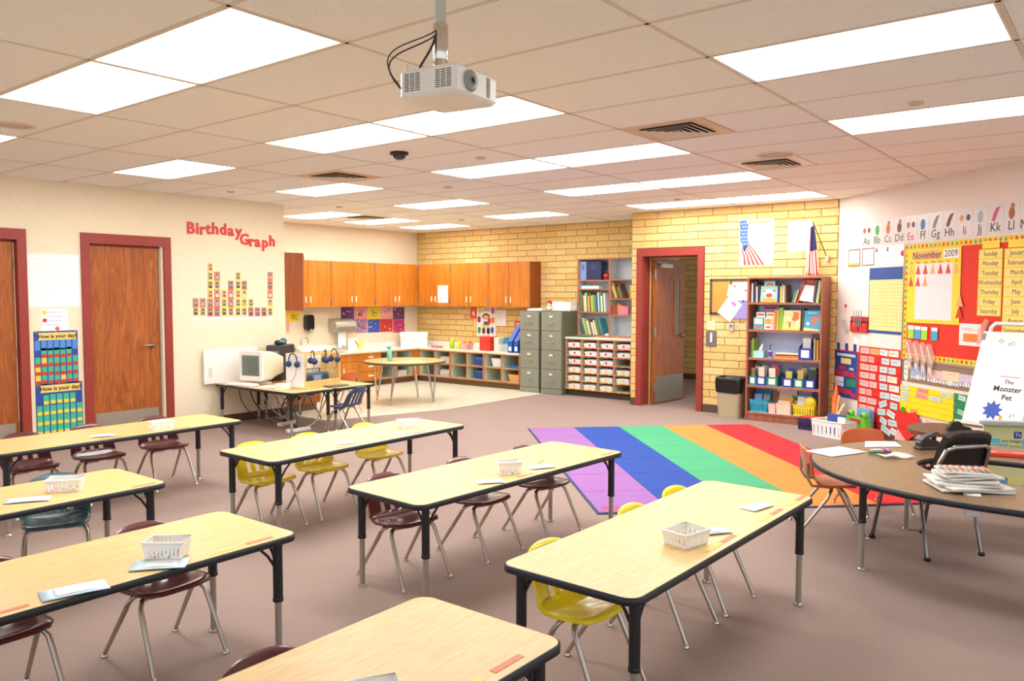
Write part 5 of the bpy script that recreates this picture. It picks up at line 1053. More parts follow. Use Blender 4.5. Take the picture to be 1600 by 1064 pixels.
BINS = [(1172.5, 1183.5, BG, 'green', 'first', ['8A7A5A', '3A6A5A', 'E8D8B8', 'C86A3A']), (1184, 1199, BB, 'blue', 'second', ['E8E0D0', '9AA8A8', 'D8A04A', 'B8C0C0']), (1200, 1217, BG, 'green', 'third', ['EDE4D6', 'C84A6A', 'D88A8A', 'EFE6DA', 'B84A5A']), (1224.5, 1241, BB, 'blue', 'fourth', ['C8C85A', '3A5AA0', '2A4A9A', 'E8E0B0']), (1242.5, 1258, BG, 'green', 'fifth', ['C8B06A', '5A5A3A', 'D8C888']), (1259.5, 1276, BB, 'blue', 'last', ['2A3A3A', 'A8B8B0', 'EDE8DA', '3A3A3A'])]
for x0, x1, c, cn, nth, cont in BINS: bookbin('%s book bin, %s along the fourth shelf, with white label' % (cn, nth), x0, x1, 3, .155, c, cont)
bookbin('blue book bin of binders on the third shelf with white label', 1249, 1270, 2, .20, '2238A0', ['C8CCD0', '3A3A40', 'D8D8DA'])
# bottom shelf
def shelfbasket(label, x0, x1, h, c, k=4, out=-.17, d=.26, slot=True):
    a, b = sx_(x0), sx_(x1); t = thing('plastic_basket', label, 'basket', WB_.pt((a+b)/2, SZ[k]+.0135, out), WB_.a); w = b-a
    obj('basket_walls', basket_geo(w, d, h, .004, 24, 24, 7, .9, slot), M(c, .4), t); obj('basket_floor', G().box(-w*.44, -d*.44, 0, w*.44, d*.44, .004), M(c, .4), t); obj('rim', G().tube([(-w/2, -d/2, h), (w/2, -d/2, h), (w/2, d/2, h), (-w/2, d/2, h), (-w/2, -d/2, h)], .006, 6), M(c, .4), t); return t
shelfbasket('turquoise woven basket of blue books on the bottom shelf', 1173.5, 1202, .15, '2FA6C8'); shelfbasket('clear pinkish bin on the bottom shelf', 1203, 1214, .12, 'E6C8C0', slot=False); shelfbasket('clear bin of orange flash cards on the bottom shelf', 1215, 1238, .13, 'EAD9C0', slot=False); shelfbasket('yellow slotted basket of magazines on the bottom shelf', 1242, 1276, .13, 'F2D82A')
def loose(label, x, c, w, h, out, lean, z=.02, tilt=0, cat='booklet', nm='booklet'): return solid(nm, G().box(-w/2, 0, 0, w/2, .01, h, 0, .001), M(c, .55), label, cat, WB_.pt(sx_(x), SZ[4]+.0135+z, out), (Matrix.Rotation(WB_.a, 3, 'Z') @ Matrix.Rotation(lean, 3, 'X') @ Matrix.Rotation(tilt, 3, 'Y')).to_euler())
loose('blue folder in the turquoise basket', 1187, '2F7FC0', .2, .24, -.2, -.1); loose('blue booklet with white figures in the turquoise basket', 1183, '6FA0D0', .1, .2, -.12, -.1); loose('grey booklet in the turquoise basket', 1194, '7A8A98', .08, .2, -.12, -.1, .02, .1)
loose('brown story book behind the clear bin', 1202, '9A6A4A', .08, .24, -.22, -.1, .02, .15); loose('white large folder behind the orange cards', 1222, 'EDEFF2', .26, .27, -.25, -.05); loose('orange flash card pack standing in its clear bin', 1226, 'EFA83C', .15, .18, -.17, -.1); loose('pink flash card sheet in its clear bin', 1224, 'EBCFC4', .15, .14, -.11, -.1)
loose('lilac magazine standing in the yellow basket', 1256, 'A9B4D8', .17, .22, -.2, -.03, .02, -.1); loose('pale magazine in the yellow basket', 1252, 'DCE2E8', .15, .2, -.13, -.1, .02, .1); loose('dark book at the back of the yellow basket', 1272, '4A5A8A', .06, .26, -.22, -.1, .02, -.15)
t = thing('pineapple_toy', 'plastic pineapple toy with green leaves on the bottom shelf', 'toy', WB_.pt(sx_(1237), SZ[4]+.0135, -.26), WB_.a); obj('fruit', G().ball((0, 0, .09), .06, 12, 0, (.8, .8, 1.4)), M('D8C070', .6), t)
for k in range(7): obj('leaf', G().tube([(0, 0, .16), (.03*math.cos(k*.9), .02*math.sin(k*.9), .2), (.06*math.cos(k*.9), .03*math.sin(k*.9), .22)], [.012, .009, .002], 6), M('4FA05A', .5), t)
solid('balloon_toy', G().ball((0, 0, .07), .075, 14, 0, (1, .5, 1.05)), M('EBDD3A', .4), 'pale yellow round toy in the yellow basket', 'toy', WB_.pt(sx_(1267), SZ[4]+.0135+.09, -.1), WB_.a)
# ================================================================== RIGHT WALL
def onr(name, box, c, label, cat, th=.002, out=0, group=None, tilt=0): return wallcard(name, WR, box, M(c, .6) if isinstance(c, str) else c, label, cat, th, out, group, None, tilt)
LAM = M('D6D3D4', .25, var=.02)
zt_, zb_ = WR.at(1432, 336)[1], WR.at(1432, 378)[1]
AX = [100, 195, 293, 395, 500, 608, 722, 845, 980, 1125, 1262, 1410, 1560, 1720]
AC = [('D84A5A', 'apple'), ('3FA05A', 'green balloon'), ('C86A3A', 'clay jug'), ('7A3A2E', 'brown dog'), ('9A6A5A', 'elephant'), ('3A7FC0', 'blue fish'), ('8A8A94', 'grey goat'), ('7A4A2E', 'brown hat'), ('E0A060', 'ice cream'), ('A8B4CC', 'glass jar'), ('C85A8A', 'pink kite'), ('A8622E', 'brown lion'), ('8A6AA0', 'mitten')]
for k in range(13):
    L = chr(65+k); s0, s1 = WR.at(1330+AX[k]/5.926, 360)[0], WR.at(1330+AX[k+1]/5.926, 360)[0]; w, h = s1-s0-.004, zt_-zb_
    t = thing('alphabet_card', 'laminated alphabet card %s%s with a small %s picture' % (L, L.lower(), AC[k][1]), 'alphabet card', WR.pt((s0+s1)/2, zb_), WR.a, 'alphabet frieze')
    obj('sheet', G().box(-w/2, -.002, 0, w/2, 0, h), LAM, t)
    words(t, L+L.lower(), .115, M('C83A40' if L in 'EI' else '4A4448', .7), 0, h*.22, -.003)
    c = AC[k][0]
    if k in (0, 4, 8):
        for sx in (-1, 1): obj('picture', G().prism(ell(sx*w*.22, h*.66, w*.13, h*.11), -.0035, -.002), M(c if sx < 0 else '6A4A50', .6), t)
    elif k in (6, 7, 10): obj('picture', G().prism([(-w*.25, h*.45), (-w*.05, h*.42), (w*.2, h*.8), (w*.3, h*.88), (w*.05, h*.86), (-w*.12, h*.7)], -.0035, -.002), M(c, .6), t)
    else:
        obj('picture', G().prism(ell(0, h*.62, w*.19, h*.2, 12), -.0035, -.002), M(c, .6), t)
        if k in (3, 11, 2): obj('picture_detail', G().prism(ell(w*.05, h*.84, w*.12, h*.1, 10), -.0042, -.002), M('B5763A', .6), t)
# notices
N4 = [((1326.5, 390.5, 1344, 416), '5A4A4A', 'white notice with black border and yellow scene along its foot'), ((1347.7, 388.5, 1366, 414.5), '8A3A34', 'white notice in a dark red border'), ((1367, 386, 1390, 413), None, 'white notice with two small children drawn at its top'), ((1391, 384, 1414, 412), None, 'white notice with a red apple at its edge')]
for k, (bx, fc, l) in enumerate(N4):
    o, w, h = onr('notice', bx, 'F4F0F1', l, 'notice')
    if fc: obj('border', G().box(-w/2, -.0035, 0, w/2, -.002, .012).box(-w/2, -.0035, h-.012, w/2, -.002, h).box(-w/2, -.0035, .012, -w/2+.012, -.002, h-.012).box(w/2-.012, -.0035, .012, w/2, -.002, h-.012), M(fc, .6), o)
    lines(o, w, h*.2, h*.88, 6, LTINK, None, .7, .002)
    if k == 0: obj('picture', G().box(-w*.45, -.0045, .01, w*.45, -.0036, h*.2), M('D8B048', .6), o)
    if k == 2:
        for sx in (-1, 1): obj('picture', G().prism(ell(sx*w*.36, h*.88, w*.06, h*.07), -.004, -.002).prism([(sx*w*.36-w*.06, h*.72), (sx*w*.36+w*.06, h*.72), (sx*w*.36+w*.04, h*.84), (sx*w*.36-w*.04, h*.84)], -.004, -.002, 1), [M('C86A6A', .6), M('4A4A8A', .6)], o)
    if k == 3: obj('picture', G().prism(ell(w*.38, h*.55, w*.16, h*.16), -.004, -.002), M('C8283A', .6), o)
# hundreds chart
o, w, h = onr('hundreds_chart', (1359.5, 419, 1413, 524), '2A4E94', 'blue hundreds pocket chart with eleven yellow number columns', 'pocket chart', .004, .001)
for c in range(11):
    x0 = -w*.48+c*w*.96/11; st = obj('number_strip', G().box(x0+.003, -.006, h*.045, x0+w*.96/11-.003, -.004, h*.815), M('F0E89A', .6), o)
    g = G()
    for r in range(14): g.box(x0+w*.025, -.0068, h*(.79-.052*r)-.004, x0+w*.06, -.006, h*(.79-.052*r)+.004)
    tag(obj('numbers', g, M('B8A86A', .7), st), kind='stuff')
# hanging bag, caddy, tags
s, z = WR.at(1322, 478); t = thing('hanging_bag', 'clear hanging bag on a red topped hook by the corner', 'bag', WR.pt(s, z), WR.a); obj('hook', G().box(-.015, -.012, -.02, .015, 0, .02, 0, .003), M('C8402E', .5), t); obj('strap', G().box(-.012, -.006, -.16, -.004, -.002, -.02), M('E4E0DE', .5), t); obj('pouch', G().prism([(-.05, -.18), (.02, -.16), (.08, -.28), (.06, -.32), (.0, -.28)], -.03, -.004), M('D9D4D4', .2, 0, alpha=.7), t)
t, w, h = onr('pencil_caddy', (1332, 494, 1358, 520), 'B82A28', 'red two pocket caddy of silver scissors beside the hundreds chart', 'caddy', .02); obj('band', G().box(-w/2-.015, -.026, h*.62, w/2+.015, -.02, h*.7), BLACK, t)
for k in range(2): obj('pocket', G().box((-.5+.52*k)*w+.004, -.034, 0, (-.5+.52*k+.46)*w, -.02, h*.6, 0, .004), M('C8322E', .5), t)
for k in range(4): solid('scissors', G().tube([(0, 0, 0), (.01*(k-1.5), 0, .19)], [.008, .005], 6), M('B4B2B0', .3, .7), 'silver scissors standing in the red wall caddy', 'scissors', t.matrix_basis @ Vector((-.06+.04*k, -.012-.0, h*.35)) + WR.n*-.03, WR.a, 'scissors in the red caddy')
onr('price_tag', (1333, 526, 1339, 537), 'EFEDEE', 'white paper tag pinned above the blue weather chart', 'tag', .001, 0, None, .2); onr('price_tag', (1346, 523, 1354, 540), 'F1EFEA', 'white paper tag pinned above the red pocket chart', 'tag', .001, 0, None, .1)
# bulletin board
bz0, bz1 = WR.at(1440, 562)[1], WR.at(1417, 383)[1]; bs0 = WR.at(1415, 450)[0]; BWd = 2.6; bh = bz1-bz0
bb = thing('bulletin_board', 'red bulletin board edged with yellow star border', 'bulletin board', WR.pt(bs0, bz0), WR.a)
obj('backing', G().box(0, -.012, 0, BWd, 0, bh), M('DA3420', .75), bb); obj('frame', G().box(-.02, -.02, -.02, BWd+.02, 0, 0).box(-.02, -.02, bh, BWd+.02, 0, bh+.02).box(-.02, -.02, 0, 0, 0, bh).box(BWd, -.02, 0, BWd+.02, 0, bh), M('B8AFA6', .35, .7), bb)
BT = .055
bd = obj('star_border', G().box(0, -.0145, bh-BT, BWd, -.012, bh).box(0, -.0145, 0, BWd, -.012, BT).box(0, -.0145, BT, BT, -.012, bh-BT), M('F0CE2E', .6), bb)
g = G(); sc = ['CC3A2E', '2E9AC0', '5AA83E', 'E0852A', 'B83A3A']
n = int(BWd/.062)
for k in range(n):
    for zc in (bh-BT/2, BT/2): g.prism(star(.03+k*.062, zc, .024), -.0165, -.0143, k % 5)
for k in range(int((bh-2*BT)/.062)): g.prism(star(BT/2, BT+.03+k*.062, .024), -.0165, -.0143, (k+2) % 5)
tag(obj('stars', g, [M(c, .6) for c in sc], bd), kind='stuff')
WRB = WR.off(.0125)
def onbb(name, box, c, label, cat, th=.002, k=0, group=None, tilt=0): return wallcard(name, WR.off(.0172+.003*k), box, M(c, .6), label, cat, th, 0, group, None, tilt)
cal, w, h = onbb('calendar', (1420, 391, 1498.5, 508), 'F3D63A', 'yellow November 2009 classroom calendar on the red board', 'calendar')
nv = obj('month_card', G().box(-w*.40, -.004, h*.855, w*.14, -.002, h*.97), M('D9A876', .6), cal); words(nv, 'November', .10, M('4A382C', .7), -w*.13, h*.912, -.0046)
yr = obj('year_card', G().box(w*.19, -.004, h*.855, w*.46, -.002, h*.975), M('F0EEEA', .6), cal); words(yr, '2009', .095, M('3A3438', .7), w*.325, h*.915, -.0046)
obj('blank_grid', G().box(-w*.34, -.0032, h*.05, w*.36, -.002, h*.80), M('E6E3E8', .6), cal)
for c in range(7): obj('weekday_name', text('Sun Mon Tues Wed Thurs Fri Sat'.split()[c], .032), M('8A7430', .7), cal, (-w*.43+c*w*.142, -.003, h*.82))
g = G()
for r in range(3):
    for c in range(5): g.box(-w*.29+c*w*.142, -.0038, h*(.5-.16*r), -w*.285+c*w*.142, -.0032, h*(.5-.16*r)+.008)
tag(obj('date_marks', g, M('9A96A0', .7), cal), kind='stuff')
for c, col in enumerate('trrtrrt'): obj('day_triangle', G().prism([(-.038, 0), (.038, 0), (.0, .105)], -.0046, -.0032), M('D8433C' if col == 'r' else 'E0B26A', .6), cal, (-w*.43+c*w*.142, 0, h*.66))
for c, col in enumerate('rrt'): obj('day_triangle', G().prism([(-.038, 0), (.038, 0), (.0, .105)], -.0046, -.0032), M('D8433C' if col == 'r' else 'E3A06A', .6), cal, (-w*.43+c*w*.142, 0, h*.50))
for x, y, c, l in ((1502.5, 479, 'E5A866', 'tan paper triangle stuck at the calendar edge'), (1501.5, 497, 'D23A30', 'red paper triangle stuck below the tan one')):
    s, z = WR.at(x, y); solid('paper_triangle', G().prism([(-.05, 0), (.05, 0), (0, .12)], -.003, 0), M(c, .6), l, 'triangle', WR.pt(s, z, .0215), WR.a)
def wordlist(x0, x1, ys, ws, label, titlebox):
    (a, zt0), (b, _) = WR.at(x0, ys[0]-12), WR.at(x1, ys[0]-12); zb0 = WR.at((x0+x1)/2, ys[-1]+8)[1]; zt0 = WR.at((x0+x1)/2, ys[0]-9)[1]
    w, h = b-a, zt0-zb0; t = thing('word_list', label, 'word list', WR.pt((a+b)/2, zb0, .0172), WR.a)
    obj('backing', G().box(-w/2, -.002, 0, w/2, 0, h), M('F2D22E', .6), t); n = len(ws)
    for k, s in enumerate(ws):
        zc = h-(k+.5)*h/n; cd = obj('word_card', G().box(-w*.47, -.004, zc-h/n*.42, w*.47, -.002, zc+h/n*.42), M('F0DC86', .6), t); words(cd, s, .060, M('6A5A3A', .7), 0, zc, -.0046)
    obj('title_tab', G().box(-w*.36, -.0035, h+.006, w*.36, -.0015, h+.075), M('F4DC4A', .6), t)
    return t
wordlist(1533, 1570.5, [398, 413, 427.5, 442.5, 457, 472, 486], ['Sunday', 'Monday', 'Tuesday', 'Wednesday', 'Thursday', 'Friday', 'Saturday'], 'yellow list of weekday names on the red board', None)
wordlist(1573, 1616, [396, 411, 427, 441, 457, 472, 488, 502, 517], ['January', 'February', 'March', 'April', 'May', 'June', 'July', 'August', 'September'], 'yellow list of month names on the red board', None)
for k, x in enumerate((1423, 1433.5, 1444, 1460)): 
    o, w, h = onbb('tally_card', (x-4.2, 508+k*1.2, x+4.6, 529+k*1.2), ['A9D23E', '3FA8D8', 'A9D23E', '3FA8D8'][k], '%s tally card, %s of four under the calendar' % (['lime', 'blue', 'lime', 'blue'][k], ['first', 'second', 'third', 'last'][k]), 'card', .002, 1); obj('white_band', G().box(-w/2, -.0032, h*.72, w/2, -.002, h), WHITE, o)
for k in range(4):
    s, z = WR.at(1423+k*10.5, 534+k*2.5); t = thing('plastic_bag', 'clear bag of pink straws, %s in the row below the calendar' % ['first', 'second', 'third', 'last'][k], 'bag', WR.pt(s, z, .034), WR.a, 'bags of straws')
    obj('bag', G().prism([(-.02, .02), (.05, .03), (.12, -.10), (.07, -.22), (.02, -.2)], -.012, 0), M('F6DAD2', .2, 0, alpha=.25), t); obj('straws', G().tube([(.0, -.006, .0), (.08, -.006, -.17)], .011, 7), M('F5CFC6', .5), t); obj('knot', G().prism([(.02, -.2), (.07, -.22), (.075, -.29), (.045, -.25), (.03, -.3)], -.01, 0), M('E9E2DA', .3, 0, alpha=.8), t)
o, w, h = onbb('notice', (1499.5, 505, 1533, 542), 'F0EAEA', 'white notice with an orange card stuck in its middle', 'notice', .002, 1); obj('orange_card', G().box(-w*.3, -.004, h*.18, w*.36, -.002, h*.55), M('EE8338', .6), o); lines(o, w, h*.68, h*.82, 2, INK, None, .75, .002)
s, z = WR.at(1541, 516); t = thing('plastic_bag', 'clear bag of orange strips hanging beside the easel', 'bag', WR.pt(s, z, .02), WR.a); obj('bag', G().prism([(-.07, -.13), (.0, -.10), (.06, .09), (.02, .11), (-.06, .0)], -.014, 0), M('F0B8A8', .2, 0, alpha=.45), t); obj('strips', G().box(-.03, -.01, -.09, .01, -.004, .05), M('EF8A5A', .5), t)
# train cards below the board
zb2 = WR.at(1440, 600)[1]
solid('paper_strip', G().box(0, -.002, 0, 1.2, 0, bz0-.03-zb2), M('8F7A66', .7), 'brown paper strip below the red board', 'paper', WR.pt(bs0-.02, zb2, .0005), WR.a)
def onl(name, box, c, label, cat, th=.002, k=1, group=None, tilt=0): return wallcard(name, WR.off(.0025*k), box, M(c, .6), label, cat, th, 0, group, None, tilt)
s, z = WR.at(1416, 597); o = solid('paper_pencil', G().prism([(-.035, .05), (0, 0), (.035, .05), (.035, .24), (-.035, .24)], -.003, 0), M('CFE3DC', .6), 'pale paper pencil cut-out beside the train cards', 'cut-out', WR.pt(s, z, .003), WR.a); lines(o, .06, .06, .22, 3, M('D87A6A', .7), None, .8, .003)
for k, (bx, c, l) in enumerate((((1423.5, 571, 1446.5, 595), '9FC0EA', 'pale blue train carriage card'), ((1449, 577, 1471.5, 600), 'EFC0C4', 'pale pink train carriage card'), ((1472.5, 579, 1498.5, 605), 'F2D2B4', 'peach train carriage card'), ((1499.5, 584, 1521, 607), 'CFC0E0', 'lilac train carriage card half hidden by easel'))):
    o, w, h = onl('train_card', bx, c, l, 'train card', .002, 2); obj('wheel_strip', G().box(-w/2, -.0032, 0, w/2, -.002, h*.32), M('F0ECEA', .6), o)
    for x in (-.38, -.2, .2, .38): obj('wheel', G().lathe([(.024, 0), (.024, .002), (.019, .002), (.019, 0)], 12, 0, Matrix.Translation((x*w, -.003, h*.16)) @ Matrix.Rotation(PI/2, 4, 'X'), (0, 0, 0), False), M('6A6470', .6), o)
    lines(o, w, h*.7, h*.9, 1, GREYINK, None, .6, .002)
# pocket charts
def pocket(name, label, box, c, cards, rows, clip=None, band=None):
    o, w, h = onl(name, box, c, label, 'pocket chart', .004, 3)
    for r in range(rows):
        obj('pocket_band', G().box(-w/2, -.0062, h*r/rows, w/2, -.004, h*r/rows+h/rows*.18), M(band or c, .35), o)
    for (x, r, cw_, col, tl) in cards:
        zc = h*(rows-1-r)/rows+h/rows*.12; hh = h/rows*.72
        cd = obj('word_card', G().box(-cw_/2*w, -.0095, 0, cw_/2*w, -.0065, hh), M(col, .6), o, (x*w, 0, zc), (0, tl, 0))
        lines(cd, cw_*w, hh*.3, hh*.75, 1, M('7A8494', .7), None, .75, .0095)
    return o
PK, BLU, ORG = 'F2B4AE', 'BFD6DC', 'F3A46A'
rc = []
for r in range(10):
    x = -.46
    for q in range(2 if r < 9 else 1):
        cw_ = random.choice((.16, .2, .24)); rc.append((x+cw_/2, r, cw_-.02, random.choice((PK, PK, 'F0A09A', ORG if r < 3 else PK)), random.uniform(-.04, .04))); x += cw_
    x = random.uniform(.0, .08)
    for q in range(2):
        cw_ = random.choice((.2, .24, .18)); rc.append((min(x+cw_/2, .4), r, cw_-.02, random.choice((BLU, BLU, 'D4E2E2', 'F0E2C8' if r < 4 else BLU)), random.uniform(-.05, .05) if r < 6 else random.uniform(-.35, .35))); x += cw_+random.uniform(0, .04)
pocket('pocket_chart', 'red pocket chart crowded with pink and blue word cards', (1343, 540, 1405, 684), 'D8241E', rc, 10, None, 'C41C18')
pocket('pocket_chart', 'yellow pocket chart with a few pale blue and pink cards', (1407.5, 600, 1490.5, 661), 'F4DC1E', [(-.4, 0, .18, BLU, 0), (-.06, 0, .2, 'F0879A', 0), (.36, 0, .2, BLU, .05), (-.4, 1, .15, BLU, 0), (-.08, 1, .2, 'EE8A9A', .08), (.18, 1, .2, BLU, 0), (-.4, 2, .13, BLU, 0), (-.22, 4, .12, 'F0A04A', 0)], 5, None, 'EBD016')
pocket('pocket_chart', 'narrow green pocket chart behind the easel', (1491, 614, 1512, 663), '1F8A60', [(.1, 0, .5, 'BFE0D4', .1), (.0, 2, .4, '8FCFB4', .2)], 4, None, '1A7A54')
o, w, h = onl('weather_chart', (1305.5, 546, 1339, 625), '20479A', 'blue weather chart hung by three dark loops near the bookcase', 'pocket chart', .005, 2)
obj('edging', G().box(-w/2-.008, -.006, 0, -w/2+.006, 0, h).box(w/2-.006, -.006, 0, w/2+.008, 0, h).box(-w/2, -.006, h-.008, w/2, 0, h+.006), M('B03048', .6), o)
for x in (-.36, 0, .36): obj('hanging_loop', G().box(x*w-.025, -.006, h, x*w+.025, -.002, h+.09), M('1F3F94', .6), o)
obj('heading', G().box(-w*.4, -.0065, h*.88, w*.4, -.005, h*.94), M('C8D8D0', .6), o); obj('calendar_card', G().box(-w*.22, -.007, h*.72, w*.22, -.005, h*.84), M('E8D88A', .6), o)
for x, zz, wd_, hh, c in ((-.15, .6, .3, .07, 'C82A3A'), (.25, .6, .18, .05, 'BFD0C0'), (-.3, .46, .28, .11, 'C02A34'), (.02, .46, .26, .11, 'C8323A'), (.3, .45, .22, .11, 'BE2A32'), (-.27, .32, .38, .11, 'F0EEF0'), (-.27, .23, .38, .08, 'ECEAF0'), (.25, .25, .42, .16, '1F8A62'), (-.28, .1, .36, .1, 'C22A30'), (.1, .08, .36, .1, 'CC3036'), (.36, .03, .2, .08, 'C02A30')):
    obj('weather_card', G().box(-wd_/2*w, -.0075, 0, wd_/2*w, -.005, hh*h), M(c, .6), o, (x*w, 0, zz*h), (0, random.uniform(-.06, .06), 0))
s, z = WR.at(1421, 690); t = thing('paper_strawberry', 'large red paper strawberry cut-out under the yellow chart', 'cut-out', WR.pt(s, z, .03), WR.a); obj('fruit', G().prism([(0, 0), (.16, .12), (.2, .26), (.12, .33), (0, .3), (-.12, .33), (-.2, .26), (-.16, .12)], -.004, 0), M('DA2A22', .6), t); obj('cap', G().prism(ell(-.08, .33, .03, .03, 10), -.007, 0), M('3A9A3A', .6), t)
g = G()
for k in range(10): g.prism(ell(random.uniform(-.1, .1), random.uniform(.1, .27), .006, .009, 6), -.0055, -.004)
tag(obj('seeds', g, M('5A1410', .6), t), kind='stuff')
for x, y, tl, l in ((1412, 690, .5, 'pink paper heart half hanging beside the strawberry'), (1452, 692, -.3, 'pale pink paper below the small brown table')):
    s, z = WR.at(x, y); solid('pink_paper', G().prism([(-.13, 0), (.12, .02), (.06, .22), (-.03, .24)], -.002, 0), M('F3B0A8', .6), l, 'paper', WR.pt(s, z, .02), WR.a)
# ================================================================== RUG
rug = thing('rug', 'rainbow striped rug of purple blue green orange and red squares', 'rug', (7.53, 5.66, .001), math.radians(-45.2))
RW, RL = 2.74, 3.72
obj('binding', G().box(0, -RL, 0, RW, 0, .008, 0, .003), M('1F3A6A', .8), rug)
RC = [('8E5FA2', '9769A8'), ('1B429A', '20489F'), ('429F72', '4AA67A'), ('F0853A', 'F28C44'), ('D81F2A', 'DC2630')]
rm = [speckle('rug_%d' % k, a, b, 220, .95, .4) for k, (a, b) in enumerate(RC)]
cw_, cl_ = (RW-.03)/5, (RL-.03)/6
for k in range(5):
    me = G().box(.002, -cl_+.003, 0, cw_-.002, -.003, .004).mesh('carpet_square'); me.materials.append(rm[k])
    for r in range(6): obj('carpet_square', me, rm[k], rug, (.015+cw_*k, -.015-cl_*r, .008))
obj('red_name_mark', G().box(.06, -RL+.09, .0122, .20, -RL+.17, .0128), M('D83A5A', .7), rug)
# ================================================================== TEACHER'S TABLE
HTZ = .57
def horseshoe(g0=0):
    cx, cy = 5.40, .60; A, B, a, b = .94-g0, 1.05-g0, .34+g0, .44+g0; p = []
    p += [(cx+A*math.cos(PI*k/28), cy+B*math.sin(PI*k/28)) for k in range(29)]
    for c0, sgn in ((cx-(.94+.34)/2, 1),):
        r = (.94-.34)/2-g0; p += [(c0-r*math.cos(PI*k/8), .2-r*.6*math.sin(PI*k/8)) for k in range(9)]
    p += [(cx+a*math.cos(PI-PI*k/14), cy+b*math.sin(PI-PI*k/14)) for k in range(15)]
    c0 = cx+(.94+.34)/2; r = (.94-.34)/2-g0; p += [(c0-r*math.cos(PI*k/8), .2-r*.6*math.sin(PI*k/8)) for k in range(9)]
    return p
tt = thing('horseshoe_table', 'large brown wood grain horseshoe table with black edge', 'table', (5.4, .6, 0))
sh2 = lambda P: [(x-5.4, y-.6) for x, y in P]
top = obj('tabletop', G().prism(sh2(horseshoe(.006)), HTZ-.028, HTZ, 0, 'xy'), WALNUT, tt)
out, inn = sh2(horseshoe(0)), sh2(horseshoe(.009)); n = len(out)
g = G(); vs = [(x, y, HTZ-.034) for x, y in inn]+[(x, y, HTZ-.030) for x, y in out]+[(x, y, HTZ-.003) for x, y in out]+[(x, y, HTZ+.0006) for x, y in inn]
g.add(vs, [(r*n+i, r*n+(i+1) % n, (r+1)*n+(i+1) % n, (r+1)*n+i) for r in range(3) for i in range(n)], 0, True); obj('edge_band', g, BLACKEDGE, top)
for x, y in ((4.86, 1.22), (5.9, 1.2), (4.78, .28), (6.02, .28)): tube_leg(tt, x-5.4, y-.6, HTZ-.03, .28, 1 if x < 5.4 else -1, -1)
# black padded chair
PADB = M('221C16', .6); CHF = M('B9B4B0', .15, 1)
t = thing('padded_chair', 'black padded chair with chrome tube frame in the table notch', 'chair', (5.57, 1.02, 0), math.radians(143))
obj('seat', G().sheet(lambda u, v: ((u-.5)*.42, (v-.5)*.42, .43+.02*math.sin(PI*u)*math.sin(PI*v)), 8, 8, .05), PADB, t)
obj('backrest', G().sheet(lambda u, v: ((.5-u)*.35*(1-.25*max(0, v-.7)*abs(u-.5)*2), .215+.10*v-.05*(1-abs(u-.5)*2), .50+.28*v-.03*max(0, abs(u-.5)-.35)*v*4), 10, 8, .035), PADB, t)
obj('back_frame', G().tube([(-.2, .12, .40), (-.2, .22, .46), (-.175, .27, .58), (-.155, .31, .68), (-.11, .325, .70), (.11, .325, .70), (.155, .31, .68), (.175, .27, .58), (.2, .22, .46), (.2, .12, .40)], .014, 10), CHF, t)
for sx in (-1, 1):
    for sy in (-1, 1):
        l = obj('leg', G().tube([(sx*.17, sy*.10, .405), (sx*.19, sy*.16, .37), (sx*.2, sy*.24, .012)], .0125, 9), M('8A8886', .2, 1), t); obj('glide', G().lathe([(0, 0), (.02, 0), (.02, .012), (.016, .022), (0, .022)], 10, 0, None, (sx*.2, sy*.24, 0)), BLACK, l)
obj('seat_frame', G().tube([(-.17, -.1, .405), (.17, -.1, .405), (.17, .1, .405), (-.17, .1, .405), (-.17, -.1, .405)], .011, 8), M('8A8886', .2, 1), t)
# things on the brown table
zq = HTZ+.002
def onq(x, y): p = onz(x, y, zq); return p.x, p.y
x, y = onq(1306, 706); o = solid('white_board', G().box(-.16, -.105, 0, .16, .105, .005, 0, .001), M('F4F2F5', .5), 'white worksheet with black squares near the orange chair', 'worksheet', (x, y, zq), math.radians(-24))
g = G(); random.seed(3)
for k in range(8): g.box(.05+.02*(k % 4), -.08+.03*(k//4), .005, .062+.02*(k % 4), -.066+.03*(k//4), .0056)
tag(obj('printed_marks', g, INK, o), kind='stuff')
x, y = onq(1372, 694); solid('paper_sheet', G().prism([(-.16, -.08), (.1, -.11), (.17, .05), (-.02, .11)], 0, .002, 0, 'xy'), PAPER, 'loose white paper at the far side of the brown table', 'paper', (x, y, zq), math.radians(-40))
x, y = onq(1374, 702.5); solid('paper_strip', G().box(-.06, -.012, 0, .06, .012, .002), PAPER, 'thin white paper strip behind the markers', 'paper', (x, y, zq), math.radians(-45))
for k, (c, cn) in enumerate((('2A9A4A', 'green'), ('2A5AC0', 'blue'), ('D83A3A', 'red'), ('7A4AA0', 'purple'))):
    x, y = onq(1368+k*6, 709-k); t = thing('marker', '%s marker beside the clear bag on the brown table' % cn, 'marker', (x, y, zq+.009), math.radians(-40+25*k)); obj('barrel', G().tube([(-.05, 0, 0), (.03, 0, 0)], .0085, 8), M(c, .4), t); obj('cap', G().tube([(.03, 0, 0), (.06, 0, 0)], .0092, 8), M(c, .3), t)
x, y = onq(1400, 714); solid('clear_bag', G().sheet(lambda u, v: ((u-.5)*.2, (v-.5)*.11, .012+.012*math.sin(u*7+v*3)*math.sin(PI*u)), 10, 8, .004), M('EDEAE6', .15, 0, alpha=.6), 'crumpled clear plastic bag on the brown table', 'bag', (x, y, zq), math.radians(-50))
x, y = onq(1449, 701); t = thing('hole_punch', 'black and grey desk hole punch on the brown table', 'hole punch', (x, y, zq), math.radians(-38))
